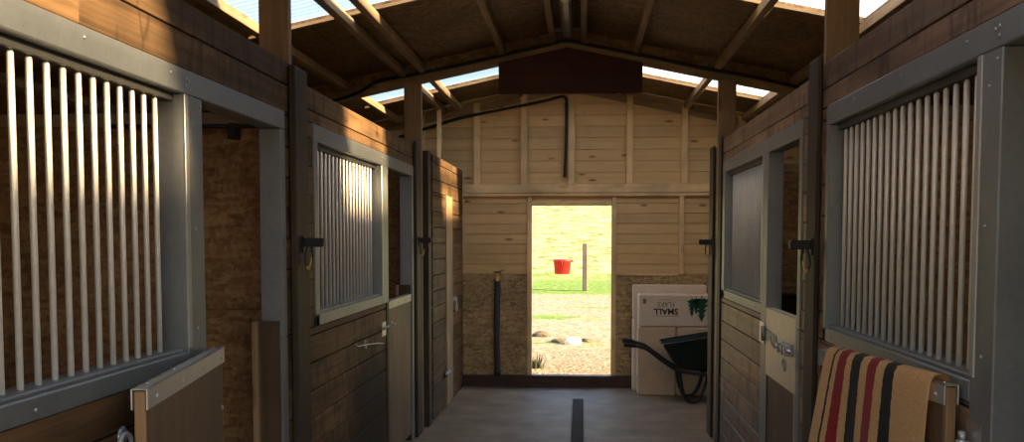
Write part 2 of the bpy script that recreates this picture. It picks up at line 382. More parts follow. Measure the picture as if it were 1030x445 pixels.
class MB:
    def __init__(self): self.bm = bmesh.new()
    def box(self, lo, hi, bev=0.0, mat=None):
        """axis aligned box lo..hi, optional bevel, optional matrix applied afterwards"""
        lo = [min(a, c) for a, c in zip(lo, hi)], [max(a, c) for a, c in zip(lo, hi)]
        lo, hi = lo
        b2 = bmesh.new()
        bmesh.ops.create_cube(b2, size=1.0)
        for v in b2.verts:
            v.co = Vector([(lo[k] + hi[k]) / 2 + v.co[k] * (hi[k] - lo[k]) for k in range(3)])
        if bev:
            bev = min(bev, 0.45 * min(hi[k] - lo[k] for k in range(3)))
            bmesh.ops.bevel(b2, geom=b2.edges[:], offset=bev, segments=1, affect='EDGES', profile=0.5)
        self._merge(b2, mat)
        return self
    def _merge(self, b2, mat=None):
        if mat is not None:
            for v in b2.verts: v.co = mat @ v.co
        vm = {}
        for v in b2.verts: vm[v] = self.bm.verts.new(v.co)
        for f in b2.faces:
            try:
                nf = self.bm.faces.new([vm[v] for v in f.verts]); nf.smooth = f.smooth
            except ValueError: pass
        b2.free()
    def prism(self, pts, axis, a, b, bev=0.0):
        """polygon (two coordinates) extruded along axis from a to b"""
        def P(p, t):
            return {'X': Vector((t, p[0], p[1])), 'Y': Vector((p[0], t, p[1])), 'Z': Vector((p[0], p[1], t))}[axis]
        b2 = bmesh.new()
        A = [b2.verts.new(P(p, a)) for p in pts]; B = [b2.verts.new(P(p, b)) for p in pts]
        b2.faces.new(A); b2.faces.new(B[::-1])
        n = len(pts)
        for i in range(n): b2.faces.new((A[i], B[i], B[(i + 1) % n], A[(i + 1) % n]))
        bmesh.ops.recalc_face_normals(b2, faces=b2.faces[:])
        if bev: bmesh.ops.bevel(b2, geom=b2.edges[:], offset=bev, segments=1, affect='EDGES', profile=0.5)
        self._merge(b2)
        return self
    def tube(self, pts, r, seg=10, smooth_n=0, taper=None):
        pts = [Vector(p) for p in pts]
        if smooth_n and len(pts) > 2:
            q = []
            for i in range(len(pts) - 1):
                p0 = pts[max(i - 1, 0)]; p1 = pts[i]; p2 = pts[i + 1]; p3 = pts[min(i + 2, len(pts) - 1)]
                for k in range(smooth_n):
                    t = k / smooth_n
                    q.append(0.5 * ((2 * p1) + (p2 - p0) * t + (2 * p0 - 5 * p1 + 4 * p2 - p3) * t * t + (3 * p1 - p0 - 3 * p2 + p3) * t ** 3))
            q.append(pts[-1]); pts = q
        n = len(pts)
        rings = []
        up = None
        for i, p in enumerate(pts):
            d = (pts[min(i + 1, n - 1)] - pts[max(i - 1, 0)]).normalized()
            if up is None:
                up = Vector((0, 0, 1)) if abs(d.z) < 0.9 else Vector((1, 0, 0))
            a = d.cross(up)
            if a.length < 1e-4: a = d.cross(Vector((0, 1, 0)))
            a.normalize(); c = a.cross(d).normalized(); up = c
            rr = r if taper is None else r * (1 + (taper - 1) * i / (n - 1))
            rings.append([self.bm.verts.new(p + (a * math.cos(2 * PI * k / seg) + c * math.sin(2 * PI * k / seg)) * rr) for k in range(seg)])
        for i in range(n - 1):
            for k in range(seg):
                f = self.bm.faces.new((rings[i][k], rings[i][(k + 1) % seg], rings[i + 1][(k + 1) % seg], rings[i + 1][k])); f.smooth = True
        self.bm.faces.new(rings[0][::-1]); self.bm.faces.new(rings[-1])
        return self
    def lathe(self, prof, center, axis='Z', seg=20):
        """profile (r, h) revolved round axis through center"""
        c = Vector(center)
        rings = []
        for r_, h in prof:
            ring = []
            for k in range(seg):
                u, w = r_ * math.cos(2 * PI * k / seg), r_ * math.sin(2 * PI * k / seg)
                ring.append(self.bm.verts.new(c + {'Z': Vector((u, w, h)), 'X': Vector((h, u, w)), 'Y': Vector((u, h, w))}[axis]))
            rings.append(ring)
        for i in range(len(rings) - 1):
            for k in range(seg):
                f = self.bm.faces.new((rings[i][k], rings[i][(k + 1) % seg], rings[i + 1][(k + 1) % seg], rings[i + 1][k])); f.smooth = True
        self.bm.faces.new(rings[0][::-1]); self.bm.faces.new(rings[-1])
        return self
    def ring(self, center, normal_axis, R_, r, seg=20, arc=(0, 2 * PI), tilt=0):
        c = Vector(center); pts = []
        n = 22
        for k in range(n + 1):
            t = arc[0] + (arc[1] - arc[0]) * k / n
            u, w = R_ * math.cos(t), R_ * math.sin(t)
            pts.append(c + {'X': Vector((0, u, w)), 'Y': Vector((u, 0, w)), 'Z': Vector((u, w, 0))}[normal_axis])
        return self.tube(pts, r, 8)
    def build(self, name, mat, parent=None, local=False, recalc=True):
        if recalc: bmesh.ops.recalc_face_normals(self.bm, faces=self.bm.faces[:])
        if parent is not None and not local:
            inv = wmat(parent).inverted()
            for v in self.bm.verts: v.co = inv @ v.co
        me = bpy.data.meshes.new(name)
        self.bm.to_mesh(me); self.bm.free()
        me.materials.append(M[mat] if isinstance(mat, str) else mat)
        o = bpy.data.objects.new(name, me)
        COL.objects.link(o)
        if parent is not None:
            o.parent = parent
        WM[o.name] = wmat(parent)
        return o

def tag(o, label, cat, group=None, kind=None):
    o['label'] = label; o['category'] = cat
    if group: o['group'] = group
    if kind: o['kind'] = kind
    return o
def thing(name, label, cat, loc=(0, 0, 0), rotz=0.0, group=None):
    o = bpy.data.objects.new(name, None); COL.objects.link(o)
    o.empty_display_size = 0.1
    o.location = loc; o.rotation_euler = (0, 0, rotz)
    WM[o.name] = Matrix.Translation(loc) @ Matrix.Rotation(rotz, 4, 'Z')
    return tag(o, label, cat, group)
def struct(o, label=None, cat=None):
    o['kind'] = 'structure'
    if label: o['label'] = label
    if cat: o['category'] = cat
    return o
def screw(parent, p, axis, r=0.006, h=0.004, name='screw'):
    mb = MB()
    mb.lathe([(r, 0), (r, h * 0.5), (r * 0.6, h)] if axis[0] != '-' else [(r, 0), (r, -h * 0.5), (r * 0.6, -h)], p, axis[-1], 8)
    return mb.build(name, 'steel', parent)

# ------------------------------------------------------------------ floor and ground
f = MB().box((OL - 0.1, YF - 0.4, -0.12), (OR + 0.1, YB + 0.18, 0.0)).build('floor', 'concrete')
struct(f, 'brushed grey concrete aisle floor with a wet patch by the end wall', 'floor')

def ground_z(x, y):
    if y < 13: z = -0.03
    elif y < 25: z = -0.03 + 0.31 * ((y - 13) / 12.0) ** 1.5
    else: z = 0.28 + 0.075 * (y - 25) + 0.0004 * (y - 25) ** 2
    return z
gb = bmesh.new()
xs = [-90, -60, -40, -25, -16, -10, -6, -4, -2.5, -1.5, -0.75, 0, 0.75, 1.5, 2.5, 4, 6, 10, 16, 25, 40, 60, 90]
ys = [-60, -40, -25, -14, -8, -4, 0, 4, 8, 10.6, 11, 11.5, 12, 13, 14, 15, 16, 17, 18, 19, 20, 21, 22, 23, 24, 25, 26, 28, 30, 34, 40, 48, 58, 70, 85, 105, 130]
gr = [[gb.verts.new((x, y, ground_z(x, y) + (random.uniform(-0.015, 0.015) if 10 < y < 40 and abs(x) < 5 else 0) - (0.12 if (-6 < x < 6 and y < 10.9 and y > -3) else 0))) for x in xs] for y in ys]
for i in range(len(ys) - 1):
    for k in range(len(xs) - 1):
        gb.faces.new((gr[i][k], gr[i][k + 1], gr[i + 1][k + 1], gr[i + 1][k])).smooth = True
g = MB(); g.bm.free(); g.bm = gb
g = g.build('ground', 'field')
struct(g, 'sunlit straw-strewn yard rising to a yellow green grass field', 'ground')

# ------------------------------------------------------------------ planked walls
def plank_rows(mb, xa, xb, rows, spans, bev=0.0025, gap=0.007, cut=None):
    """horizontal boards between x = xa and xb; spans(z0, z1) gives the y intervals of each row"""
    for z0, z1 in rows:
        for ya, yb in spans(z0, z1):
            if yb - ya > 0.02:
                L = yb - ya
                # long runs are broken at a joint
                cuts = [ya]
                if L > 3.6: cuts.append(ya + L * random.uniform(0.35, 0.65))
                cuts.append(yb)
                for a, b_ in zip(cuts[:-1], cuts[1:]):
                    mb.box((xa, a + 0.001, z0 + gap / 2), (xb, b_ - 0.001, z1 - gap / 2), bev)
def rows_between(z0, z1, off, h=0.146):
    r_ = []
    k = math.floor((z0 - off) / h)
    while True:
        a = off + k * h; b_ = a + h; k += 1
        a2, b2 = max(a, z0), min(b_, z1)
        if a2 >= z1 - 1e-6: break
        if b2 - a2 > 0.012: r_.append((a2, b2))
    return r_

# stall fronts: (side, x face, frame outer y range, window y range, mullion, door y range)
ZS0, ZS1, ZH0, ZH1 = 1.22, 1.295, 2.195, 2.282
STALLS = [
    dict(n='L1', s=-1, x=XL, y0=1.35, y1=4.385, win=(1.50, 3.25), mul=(3.25, 3.41), door=(3.41, 4.31), depth=0.095, last=0.105),
    dict(n='L2', s=-1, x=XL, y0=4.865, y1=7.80, win=(4.94, 6.53), mul=(6.53, 6.75), door=(6.75, 7.71), depth=0.095, last=0.10),
    dict(n='R1', s=1, x=XR, y0=1.60, y1=4.40, win=(2.755, 4.35), mul=(2.605, 2.755), door=(1.70, 2.605), depth=0.085, last=0.065),
    dict(n='R2', s=1, x=XR, y0=4.86, y1=7.545, win=(5.893, 7.42), mul=(5.73, 5.893), door=(4.93, 5.73), depth=0.085, last=0.065),
]
def wall_spans(stalls, segs):
    def f(z0, z1):
        zm = (z0 + z1) / 2
        out = []
        for a, b_ in segs:
            holes = []
            for st in stalls:
                if zm < ZS0:
                    holes.append((st['door'][0] - 0.07, st['door'][1] + 0.075))
                elif zm < ZH1:
                    holes.append((st['y0'], st['y1']))
            cur = a
            for h0, h1 in sorted(holes):
                if h1 < a or h0 > b_: continue
                if h0 > cur: out.append((cur, h0))
                cur = max(cur, h1)
            if cur < b_: out.append((cur, b_))
        return out
    return f
def wall_rows(off, top):
    r_ = rows_between(0.0, ZS0, off) + rows_between(ZS0, ZH1, off) + rows_between(ZH1, top, off)
    return r_
# left: two stalls, then the tack room section
mb = MB()
sL = [s for s in STALLS if s['s'] < 0]
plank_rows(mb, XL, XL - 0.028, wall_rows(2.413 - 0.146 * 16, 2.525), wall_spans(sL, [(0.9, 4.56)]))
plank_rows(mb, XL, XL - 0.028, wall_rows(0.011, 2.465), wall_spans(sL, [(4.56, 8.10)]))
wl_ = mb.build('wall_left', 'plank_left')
struct(wl_, 'dark stained horizontal plank wall along the left of the aisle', 'wall')
mb = MB()
plank_rows(mb, XL3, XL3 - 0.028, rows_between(0, 2.44, 0.03), lambda a, b_: [(9.69, YB - 0.08)])
struct(mb.build('wall_tack_room', 'plank_left'), 'dark plank wall of the tack room at the far left', 'wall')
mb = MB()
plank_rows(mb, XL3, XL3 - 0.028, rows_between(2.1, 2.44, 0.03), lambda a, b_: [(8.45, 9.685)])
struct(mb.build('wall_over_tack_door', 'plank_left'), 'dark planks above the tack room door', 'wall')
struct(MB().box((XL3 - 0.03, 8.45, 0), (XL3 - 0.05, YB - 0.08, 2.44)).build('wall_tack_lining', 'osb_dark'))
# right
mb = MB()
sR = [s for s in STALLS if s['s'] > 0]
plank_rows(mb, XR, XR + 0.028, wall_rows(2.37 - 0.146 * 16, 2.49), wall_spans(sR, [(0.9, 4.5)]))
plank_rows(mb, XR, XR + 0.028, wall_rows(0.011, 2.465), wall_spans(sR, [(4.5, 7.75)]))
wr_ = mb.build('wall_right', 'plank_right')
struct(wr_, 'dark reddish horizontal plank wall along the right of the aisle', 'wall')
# strand board lining on the stall side of both fronts
for nm, s, x, sts, seg in (('wall_left_lining', -1, XL, sL, [(0.9, 8.10)]), ('wall_right_lining', 1, XR, sR, [(0.9, 7.75)])):
    mb = MB()
    sp_ = wall_spans(sts, seg)
    for z0, z1 in ((0.0, ZS0), (ZS0, ZH1), (ZH1, 2.44)):
        for a, b_ in sp_(z0, z1):
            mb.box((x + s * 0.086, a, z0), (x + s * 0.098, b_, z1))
    struct(mb.build(nm, 'osb_dark'), 'strand board lining behind the %s planks' % ('left' if s < 0 else 'right'), 'wall')

# ------------------------------------------------------------------ end wall (gable)
GT = lambda x: roof(x, LIN - 0.005)
DX0, DX1, DZ0, DZ1 = -0.557, 0.332, 0.132, 2.046
mb = MB()
z = 2.19
def gable_row(mb, z0, z1, y0, y1, xa, xb, g_=0.002):
    # clip boards against the roof slope
    zc = z1
    half = (LIN - 0.005 - zc) / SL
    a, b_ = max(xa, RX - half), min(xb, RX + half)
    if b_ - a > 0.1:
        mb.box((a, y0, z0 + g_ / 2), (b_, y1, z1 - g_ / 2), 0.004)
for k in range(12):
    z0 = 2.29 + k * 0.1275 - 0.1275
    gable_row(mb, z0, z0 + 0.1275, YB, YB + 0.022, OL, OR)
# triangular infill behind the clipped boards
mb.prism([(OL, 2.15), (OR, 2.15), (OR, GT(OR)), (RX, GT(RX)), (OL, GT(OL))], 'Y', YB + 0.022, YB + 0.05)
for k in range(8):
    z0 = 1.275 + k * 0.1135
    for a, b_ in ((OL, DX0 - 0.04), (DX1 + 0.04, OR)):
        mb.box((a, YB, z0 + 0.002), (b_, YB + 0.022, z0 + 0.1135 - 0.002), 0.004)
mb.box((DX0 - 0.04, YB, DZ1 + 0.035), (DX1 + 0.04, YB + 0.022, 2.19), 0.003)
wb = mb.build('wall_back', 'plank_pine')
struct(wb, 'pale pine boarded end wall with the open doorway', 'wall')
# boards behind, so that no light shows through the joints
mb = MB()
for a, b_ in ((OL, DX0 - 0.02), (DX1 + 0.02, OR)):
    mb.box((a, YB + 0.024, 0.0), (b_, YB + 0.05, 2.2))
o = mb.build('backing', 'plank_pine', wb)
for a, b_ in ((-1.395, DX0 - 0.045), (DX1 + 0.045, 1.72), (1.725, 2.94), (-2.62, -1.43)):
    MB().box((a, YB - 0.018, 0.13), (b_, YB, 1.275), 0.002).build('strand_board_panel', 'osb', wb)
# studs above the rail
for x in (-1.175, -0.645, -0.118, 0.528, 1.13, 1.75, -1.8):
    MB().box((x - 0.036, YB - 0.055, 2.288), (x + 0.036, YB, GT(x) - 0.05), 0.003).build('stud', 'stud', wb)
# rail and lintel
MB().box((-3.0, YB - 0.06, 2.188), (3.0, YB, 2.288), 0.003).build('rail', 'rail', wb)
MB().box((-1.39, YB - 0.05, 2.15), (1.7, YB, 2.186), 0.003).build('lintel_board', 'rail', wb)
# door studs and short studs
for x, z0 in ((DX0 - 0.028, 0.13), (DX1 + 0.028, 0.13)):
    MB().box((x - 0.026, YB - 0.03, z0), (x + 0.026, YB + 0.05, 2.15), 0.003).build('door_stud', 'stud', wb)
for x in (-1.36, 1.105):
    MB().box((x - 0.027, YB - 0.045, 1.277), (x + 0.027, YB, 2.15), 0.003).build('stud', 'stud', wb)
MB().box((0.42, YB - 0.032, 1.262), (1.08, YB - 0.019, 1.292), 0.002).build('panel_trim', 'rail', wb)
MB().box((DX0 - 0.002, YB - 0.03, DZ1), (DX1 + 0.002, YB + 0.05, DZ1 + 0.045), 0.003).build('door_head', 'rail', wb)
MB().box((-1.39, YB - 0.075, 0.002), (2.9, YB + 0.05, 0.13), 0.004).build('sole_plate', 'sole_plate', wb)
# rafters against the gable
for sx in (-1, 1):
    xe = OL if sx < 0 else OR
    MB().prism([(RX, RAF + 0.02), (xe, roof(xe, RAF + 0.02)), (xe, roof(xe, RAF - 0.05)), (RX, RAF - 0.05)], 'Y', YB - 0.045, YB - 0.001).build('gable_rafter', 'rafter', wb)

# outer walls and front end (open to the yard behind the camera)
mb = MB(); plank_rows(mb, OL, OL - 0.03, rows_between(0, roof(OL, LIN) - 0.01, 0.02), lambda a, b_: [(YF, YB + 0.05)])
mb.box((OL - 0.03, YF, 0), (OL - 0.05, YB + 0.05, roof(OL, LIN) - 0.012))
struct(mb.build('wall_outer_left', 'plank_outer'))
mb = MB(); plank_rows(mb, OR, OR + 0.03, rows_between(0, roof(OR, LIN) - 0.01, 0.02), lambda a, b_: [(YF, YB + 0.05)])
mb.box((OR + 0.03, YF, 0), (OR + 0.05, YB + 0.05, roof(OR, LIN) - 0.012))
struct(mb.build('wall_outer_right', 'plank_outer'))
mb = MB()
for a, b_ in ((OL, -3.6), (3.4, OR)):
    mb.prism([(a, 0), (b_, 0), (b_, roof(b_, LIN)), (a, roof(a, LIN))], 'Y', YF - 0.04, YF)
mb.prism([(-3.6, 2.45), (3.4, 2.45), (3.4, roof(3.4, LIN)), (RX, LIN), (-3.6, roof(-3.6, LIN))], 'Y', YF - 0.04, YF)
struct(mb.build('wall_front', 'plank_outer'))

# stall dividers
DIV = []
for nm, s, x, ys_ in (('wall_divider_left', -1, XL, TRUSS_Y), ('wall_divider_right', 1, XR, TRUSS_Y)):
    for k, y in enumerate(ys_):
        xe = OL if s < 0 else OR
        mb = MB()
        for z0, z1 in ((0.0, 1.325), (1.33, 2.24)):
            n = 3
            for q in range(n):
                a = x + s * 0.10 + (xe - x - s * 0.10) * q / n; b_ = x + s * 0.10 + (xe - x - s * 0.10) * (q + 1) / n
                mb.box((a, y - 0.035, z0), (b_ - s * 0.003, y - 0.018, z1), 0.002)
                mb.box((a, y + 0.018, z0), (b_ - s * 0.003, y + 0.035, z1), 0.002)
        mb.box((x + s * 0.10, y - 0.017, 0), (xe, y + 0.017, 2.24))
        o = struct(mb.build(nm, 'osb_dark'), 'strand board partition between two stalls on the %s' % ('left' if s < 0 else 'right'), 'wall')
        MB().box((x + s * 0.10, y - 0.045, 2.242), (xe, y + 0.045, 2.31), 0.004).build('top_rail', 'rafter', o)

# ------------------------------------------------------------------ roof: lining, sheets, purlins, trusses
mb = MB()
edges = [YF]
for a, b_ in SKY_Y: edges += [a, b_]
edges.append(YB + 0.06)
for sx in (-1, 1):
    xe = OL - 0.2 if sx < 0 else OR + 0.2
    for a, b_ in zip(edges[0::2], edges[1::2]):
        mb.prism([(RX, LIN), (xe, roof(xe, LIN)), (xe, roof(xe, LIN + 0.02)), (RX, LIN + 0.02)], 'Y', a, b_)
for sx in (-1, 1):          # below the translucent sheets the lining is continuous
    xe = OL - 0.2 if sx < 0 else OR + 0.2
    xs_ = SKX[sx] - sx * 0.04
    for a, b_ in SKY_Y:
        mb.prism([(xs_, roof(xs_, LIN)), (xe, roof(xe, LIN)), (xe, roof(xe, LIN + 0.02)), (xs_, roof(xs_, LIN + 0.02))], 'Y', a, b_)
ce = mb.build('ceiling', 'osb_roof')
struct(ce, 'dark strand board roof lining between the translucent sheets', 'ceiling')
# pale battens along the sheet edges
bn = 0
for (a, b_) in SKY_Y:
    for sx, nm in ((-1, 'left'), (1, 'right')):
        xe = SKX[sx]
        for y in (a, b_):
            bn += 1
            o = MB().prism([(RX + sx * 0.02, LIN - 0.001), (xe, roof(xe, LIN - 0.001)), (xe, roof(xe, LIN - 0.02)), (RX + sx * 0.02, roof(RX + sx * 0.02, LIN - 0.02))], 'Y', y - (0.03 if y == a else 0.0), y + (0.0 if y == a else 0.03)).build('edge_batten', 'rafter', ce)
# corrugated sheets
sheet_names = {0: 'nearest the camera', 1: 'over the middle stalls', 2: 'beyond the dark gusset board'}
for k, (a, b_) in enumerate(SKY_Y):
    for sx in (-1, 1):
        bm = bmesh.new()
        xe = SKX[sx]
        n = 84
        cols_ = []
        for i in range(n + 1):
            y = a - 0.05 + (b_ - a + 0.10) * i / n
            dz = 0.014 * math.sin(2 * PI * (y - a) / 0.076)
            cols_.append([bm.verts.new((x, y, roof(x, LIN + 0.038) + dz)) for x in (RX, (RX + xe) / 2, xe)])
        for i in range(n):
            for q in range(2):
                bm.faces.new((cols_[i][q], cols_[i + 1][q], cols_[i + 1][q + 1], cols_[i][q + 1])).smooth = True
        mb = MB(); mb.bm.free(); mb.bm = bm
        o = mb.build('skylight_sheet', 'skylight')
        tag(o, 'white translucent corrugated roof sheet on the %s slope, %s' % ('left' if sx < 0 else 'right', sheet_names[k]), 'skylight', 'translucent roof sheets')
# ridge cap, closing the roof
struct(MB().prism([(RX - 0.28, roof(RX - 0.28, LIN + 0.058)), (RX, LIN + 0.06), (RX + 0.28, roof(RX + 0.28, LIN + 0.058)), (RX + 0.28, roof(RX + 0.28, LIN + 0.066)), (RX, LIN + 0.075), (RX - 0.28, roof(RX - 0.28, LIN + 0.066))], 'Y', YF, YB + 0.06).build('trim_ridge', 'galv'))

# purlins run the length of the barn on top of the rafters
PX = [(-0.25, 'pale purlin just left of the ridge beside the strip lamp'), (0.01, 'pale purlin just right of the ridge beside the strip lamp'),
      (-0.68, 'pale purlin on the left slope, next out from the ridge pair'), (0.45, 'pale purlin on the right slope, next out from the ridge pair'),
      (-1.37, 'pale purlin on the left slope above the inner side of the left posts'), (-1.54, 'narrow purlin above the outer side of the left posts, ending on the slender post'), (1.14, 'pale purlin on the right slope crossing the skylight by the right posts'),
      (-2.05, 'pale purlin on the left slope beyond the left timber posts'), (1.77, 'pale purlin on the right slope beyond the right timber posts'),
      (-2.80, 'pale purlin on the left slope above the middle of the stalls'), (2.6, 'pale purlin on the right slope above the middle of the stalls'),
      (-3.60, 'pale purlin on the left slope second from the eaves'), (3.4, 'pale purlin on the right slope second from the eaves')]
for x, lab in PX:
    sx = -1 if x < RX else 1
    zt = roof(x, LIN - 0.036); zb = roof(x, RAF + 0.003)
    w = 0.024
    mb = MB()
    mb.prism([(x - w, roof(x - w, LIN - 0.037)), (x + w, roof(x + w, LIN - 0.037)), (x + w, roof(x + w, RAF + 0.003)), (x - w, roof(x - w, RAF + 0.003))], 'Y', YF + 0.02, YB - 0.002, 0.003)
    tag(mb.build('purlin', 'purlin'), lab, 'purlin', 'roof purlins')
# slender post under the narrow left purlin, close to the end wall
tag(MB().box((-1.565, 10.215, 0.0), (-1.52, 10.275, roof(-1.54, RAF) + 0.002), 0.003).build('slender_post', 'stud'), 'slender pale post under a purlin behind the far left plank wall', 'post')

# trusses
for k, y in enumerate(TRUSS_Y):
    lab = {0: 'timber roof truss above the camera', 1: 'timber roof truss over the near timber posts', 2: 'timber roof truss with dark red brown gusset board at its peak'}[k]
    t = thing('roof_truss', lab, 'roof truss', (RX, y, roof(RX, RAF) - 0.1), 0, 'roof trusses')
    for sx in (-1, 1):
        xe = OL + 0.03 if sx < 0 else OR - 0.03
        MB().prism([(RX, RAF), (xe, roof(xe, RAF)), (xe, roof(xe, RAF - 0.082)), (RX, RAF - 0.082)], 'Y', y - 0.024, y + 0.024, 0.003).build('rafter', 'rafter', t)
    # blocking boards between the purlins, on top of the rafters
    for sx in (-1, 1):
        xs_ = sorted([x for x, _ in PX if (x < RX) == (sx < 0)], key=lambda v: abs(v - RX))
        xs_ = [RX] + xs_ + [OL + 0.03 if sx < 0 else OR - 0.03]
        for q, (a, b_) in enumerate(zip(xs_[:-1], xs_[1:])):
            a2 = a + sx * (0.027 if q else 0.001); b2 = b_ - sx * (0.027 if q < len(xs_) - 2 else 0)
            MB().prism([(a2, roof(a2, RAF + 0.002)), (b2, roof(b2, RAF + 0.002)), (b2, roof(b2, LIN - 0.003)), (a2, roof(a2, LIN - 0.003))], 'Y', y - 0.012, y + 0.012).build('blocking_board', 'osb_roof', t)
    gx0, gx1 = -0.715, 0.51
    MB().prism([(gx0, roof(gx0, RAF - 0.06)), (RX, RAF - 0.06), (gx1, roof(gx1, RAF - 0.06)), (gx1, 2.915), (gx0, 2.915)], 'Y', y - 0.044, y - 0.026, 0.002).build('gusset_board', 'gusset', t)
# timber posts that carry the trusses
for k, y in enumerate(TRUSS_Y):
    for sx in (-1, 1):
        xa = (XL - 0.03 if k < 2 else XL + 0.02) if sx < 0 else XR + 0.03
        xb = xa + sx * 0.15
        zt = roof(xb, RAF - 0.083)
        yb0, yb1 = y - 0.075, y - 0.026
        mb = MB().box((min(xa, xb), yb0 + 0.0, 0.0), (max(xa, xb), yb1, zt + 0.03), 0.004)
        lab = 'brown timber roof post %s of the aisle, %s' % ('left' if sx < 0 else 'right', ('nearest the camera', 'above the near hook post', 'beside the dark gusset board')[k])
        tag(mb.build('timber_post', 'post_pine'), lab, 'post', 'timber roof posts')

# ------------------------------------------------------------------ galvanised stall fronts with bar grilles
def stall_front(st, label):
    s, x = st['s'], st['x']
    D = st['depth']
    xf = x - s * 0.008          # front face, proud of the planks
    xb = x + s * D
    t = thing('stall_front_frame', label, 'stall front', (x, st['y0'], 0), 0, 'galvanised stall fronts')
    B = 0.004
    w0, w1 = st['win']; m0, m1 = st['mul']; d0, d1 = st['door']
    MB().box((xf, st['y0'], ZH0), (xb, st['y1'], ZH1), B).build('header', 'galv', t)
    # outer window jamb
    wj = (st['y0'], w0) if w0 < d0 else (w1, st['y1'])
    MB().box((xf, wj[0], ZS0), (xb, wj[1], ZH0 - 0.001), B).build('jamb', 'galv', t)
    sy0, sy1 = (st['y0'], m0) if w0 < d0 else (m1, st['y1'])
    # sill with a raised ledge at the back
    mb = MB().box((xf, sy0, ZS0), (xb, sy1, ZS1 - 0.012), B)
    o = mb.build('sill', 'galv', t)
    MB().box((xf + s * 0.016, sy0 + 0.01, ZS1 - 0.012), (xb, sy1 - 0.01, ZS1), 0.003).build('sill_ledge', 'galv', o)
    # mullion with a flange towards the window
    mb = MB().box((xf, m0, ZS0 if s < 0 else 0.0), (xb, m1, ZH0 - 0.001), B)
    mu = mb.build('mullion', 'galv', t)
    fl = (m0 - 0.001, m0 + 0.03) if w0 < d0 else (m1 - 0.03, m1 + 0.001)
    MB().box((xf - s * 0.004, fl[0], ZS1), (xf + s * 0.002, fl[1], ZH0 - 0.002), 0.002).build('flange', 'galv_bright', mu)
    # below the sill the mullion and the outer jamb carry the door
    ma = (m1 - 0.07, m1) if w0 < d0 else (m0, m0 + 0.07)
    ja = (d1, d1 + 0.075) if w0 < d0 else (d0 - 0.07, d0)
    if s < 0:
        MB().box((xf, ma[0], 0.0), (xb, ma[1], ZS0 - 0.001), B).build('door_post', 'dark_post', t)
    MB().box((xf, ja[0], 0.0), (xb, ja[1], ZS0 - 0.001), B).build('door_post', 'galv', t)
    dj = (d1, d1 + 0.075) if w0 < d0 else (d0 - 0.07, d0)
    MB().box((xf, dj[0], ZS0), (xb, dj[1], ZH0 - 0.001), B).build('jamb', 'galv', t)
    # bars
    P = 0.0815
    n = int((w1 - w0 - st['last'] - 0.025) / P) + 1
    for k in range(n):
        y = w1 - st['last'] - k * P
        xc = x + s * 0.05
        MB().lathe([(0.0092, ZS1 - 0.001), (0.0092, ZH0 - 0.036), (0.0065, ZH0 - 0.030), (0.003, ZH0 - 0.0275)], (xc, y, 0), 'Z', 12).build('bar', 'bar', t)
    # dark strip painted as the shade of the recess that takes the bar ends
    MB().box((x + s * 0.028, w0 + 0.001, ZH0 - 0.028), (xb, w1 - 0.001, ZH0 - 0.0005), 0.002).build('recess_shade', 'channel', t)
    # screws along the frame
    sd = '-X' if s > 0 else 'X'
    y = st['y0'] + 0.12
    while y < st['y1']:
        screw(t, (xf, y, (ZH0 + ZH1) / 2 + 0.012), sd)
        y += 0.56
    for yy in (sy0 + 0.2, (sy0 + sy1) / 2, sy1 - 0.15):
        screw(t, (xf, yy, (ZS0 + ZS1) / 2 - 0.01), sd)
    for zz in (1.36, 1.72, 2.1):
        screw(t, (xf, (m0 + m1) / 2, zz), sd)
    # bolts where the mullion meets the header
    for yy, zz in ((m0 + 0.02, 0.055), (m0 + 0.045, 0.05), (m0 + 0.02, 0.03), (m1 - 0.02, -0.03), (m0 + 0.03, -0.03)):
        screw(t, (xf, yy, ZH0 + zz), sd)
    # wooden kick board on the reveal of the far door jamb
    if w0 < d0:
        MB().box((x + s * 0.004, d1 - 0.016, 0.0), (xb + s * 0.02, d1 - 0.0005, 1.30), 0.002).build('kick_board', 'kick', t)
        MB().box((xb + s * 0.004, d1 - 0.05, 0.0), (xb + s * 0.03, d1 - 0.017, 1.30), 0.002).build('door_stop', 'post_pine', t)
    return t
FR = {}
FR['L1'] = stall_front(STALLS[0], 'galvanised grille and doorframe of the near left stall, bars lit warm yellow above')
FR['L2'] = stall_front(STALLS[1], 'galvanised grille and doorframe of the second left stall, beyond the near hook post')
FR['R1'] = stall_front(STALLS[2], 'galvanised grille and doorframe of the near right stall, behind the striped blanket')
FR['R2'] = stall_front(STALLS[3], 'galvanised grille and doorframe of the second right stall, above the bolted door')

# ------------------------------------------------------------------ dark posts standing against the walls
def dark_post(x0, x1, y0, y1, z, label):
    tag(MB().box((x0, y0, 0.0), (x1, y1, z), 0.006).build('wall_post', 'dark_post'), label, 'post', 'dark posts against the stall walls')
dark_post(XL + 0.002, XL + 0.035, 4.46, 4.67, 2.51, 'dark stained post between the near and second left stall')
dark_post(XL + 0.002, XL + 0.03, 7.815, 8.03, 2.49, 'dark post at the far jamb of the second left stall')
dark_post(XL3 - 0.065, XL3 - 0.008, 8.25, 8.40, 2.45, 'dark post at the start of the tack room planks, left')
dark_post(XR - 0.002, XR - 0.026, 4.50, 4.685, 2.52, 'dark stained post between the near and second right stall')
dark_post(XR - 0.002, XR - 0.014, 7.60, 7.755, 2.49, 'dark post at the far jamb of the second right stall')
dark_post(XR - 0.002, XR - 0.022, 8.0, 8.22, 2.45, 'dark end post in front of the wheelbarrow tray')
# pale board between the two far right posts
struct(MB().box((XR, 7.76, 0.0), (XR + 0.026, 8.11, 2.43), 0.003).build('wall_right_end', 'plank_right'))

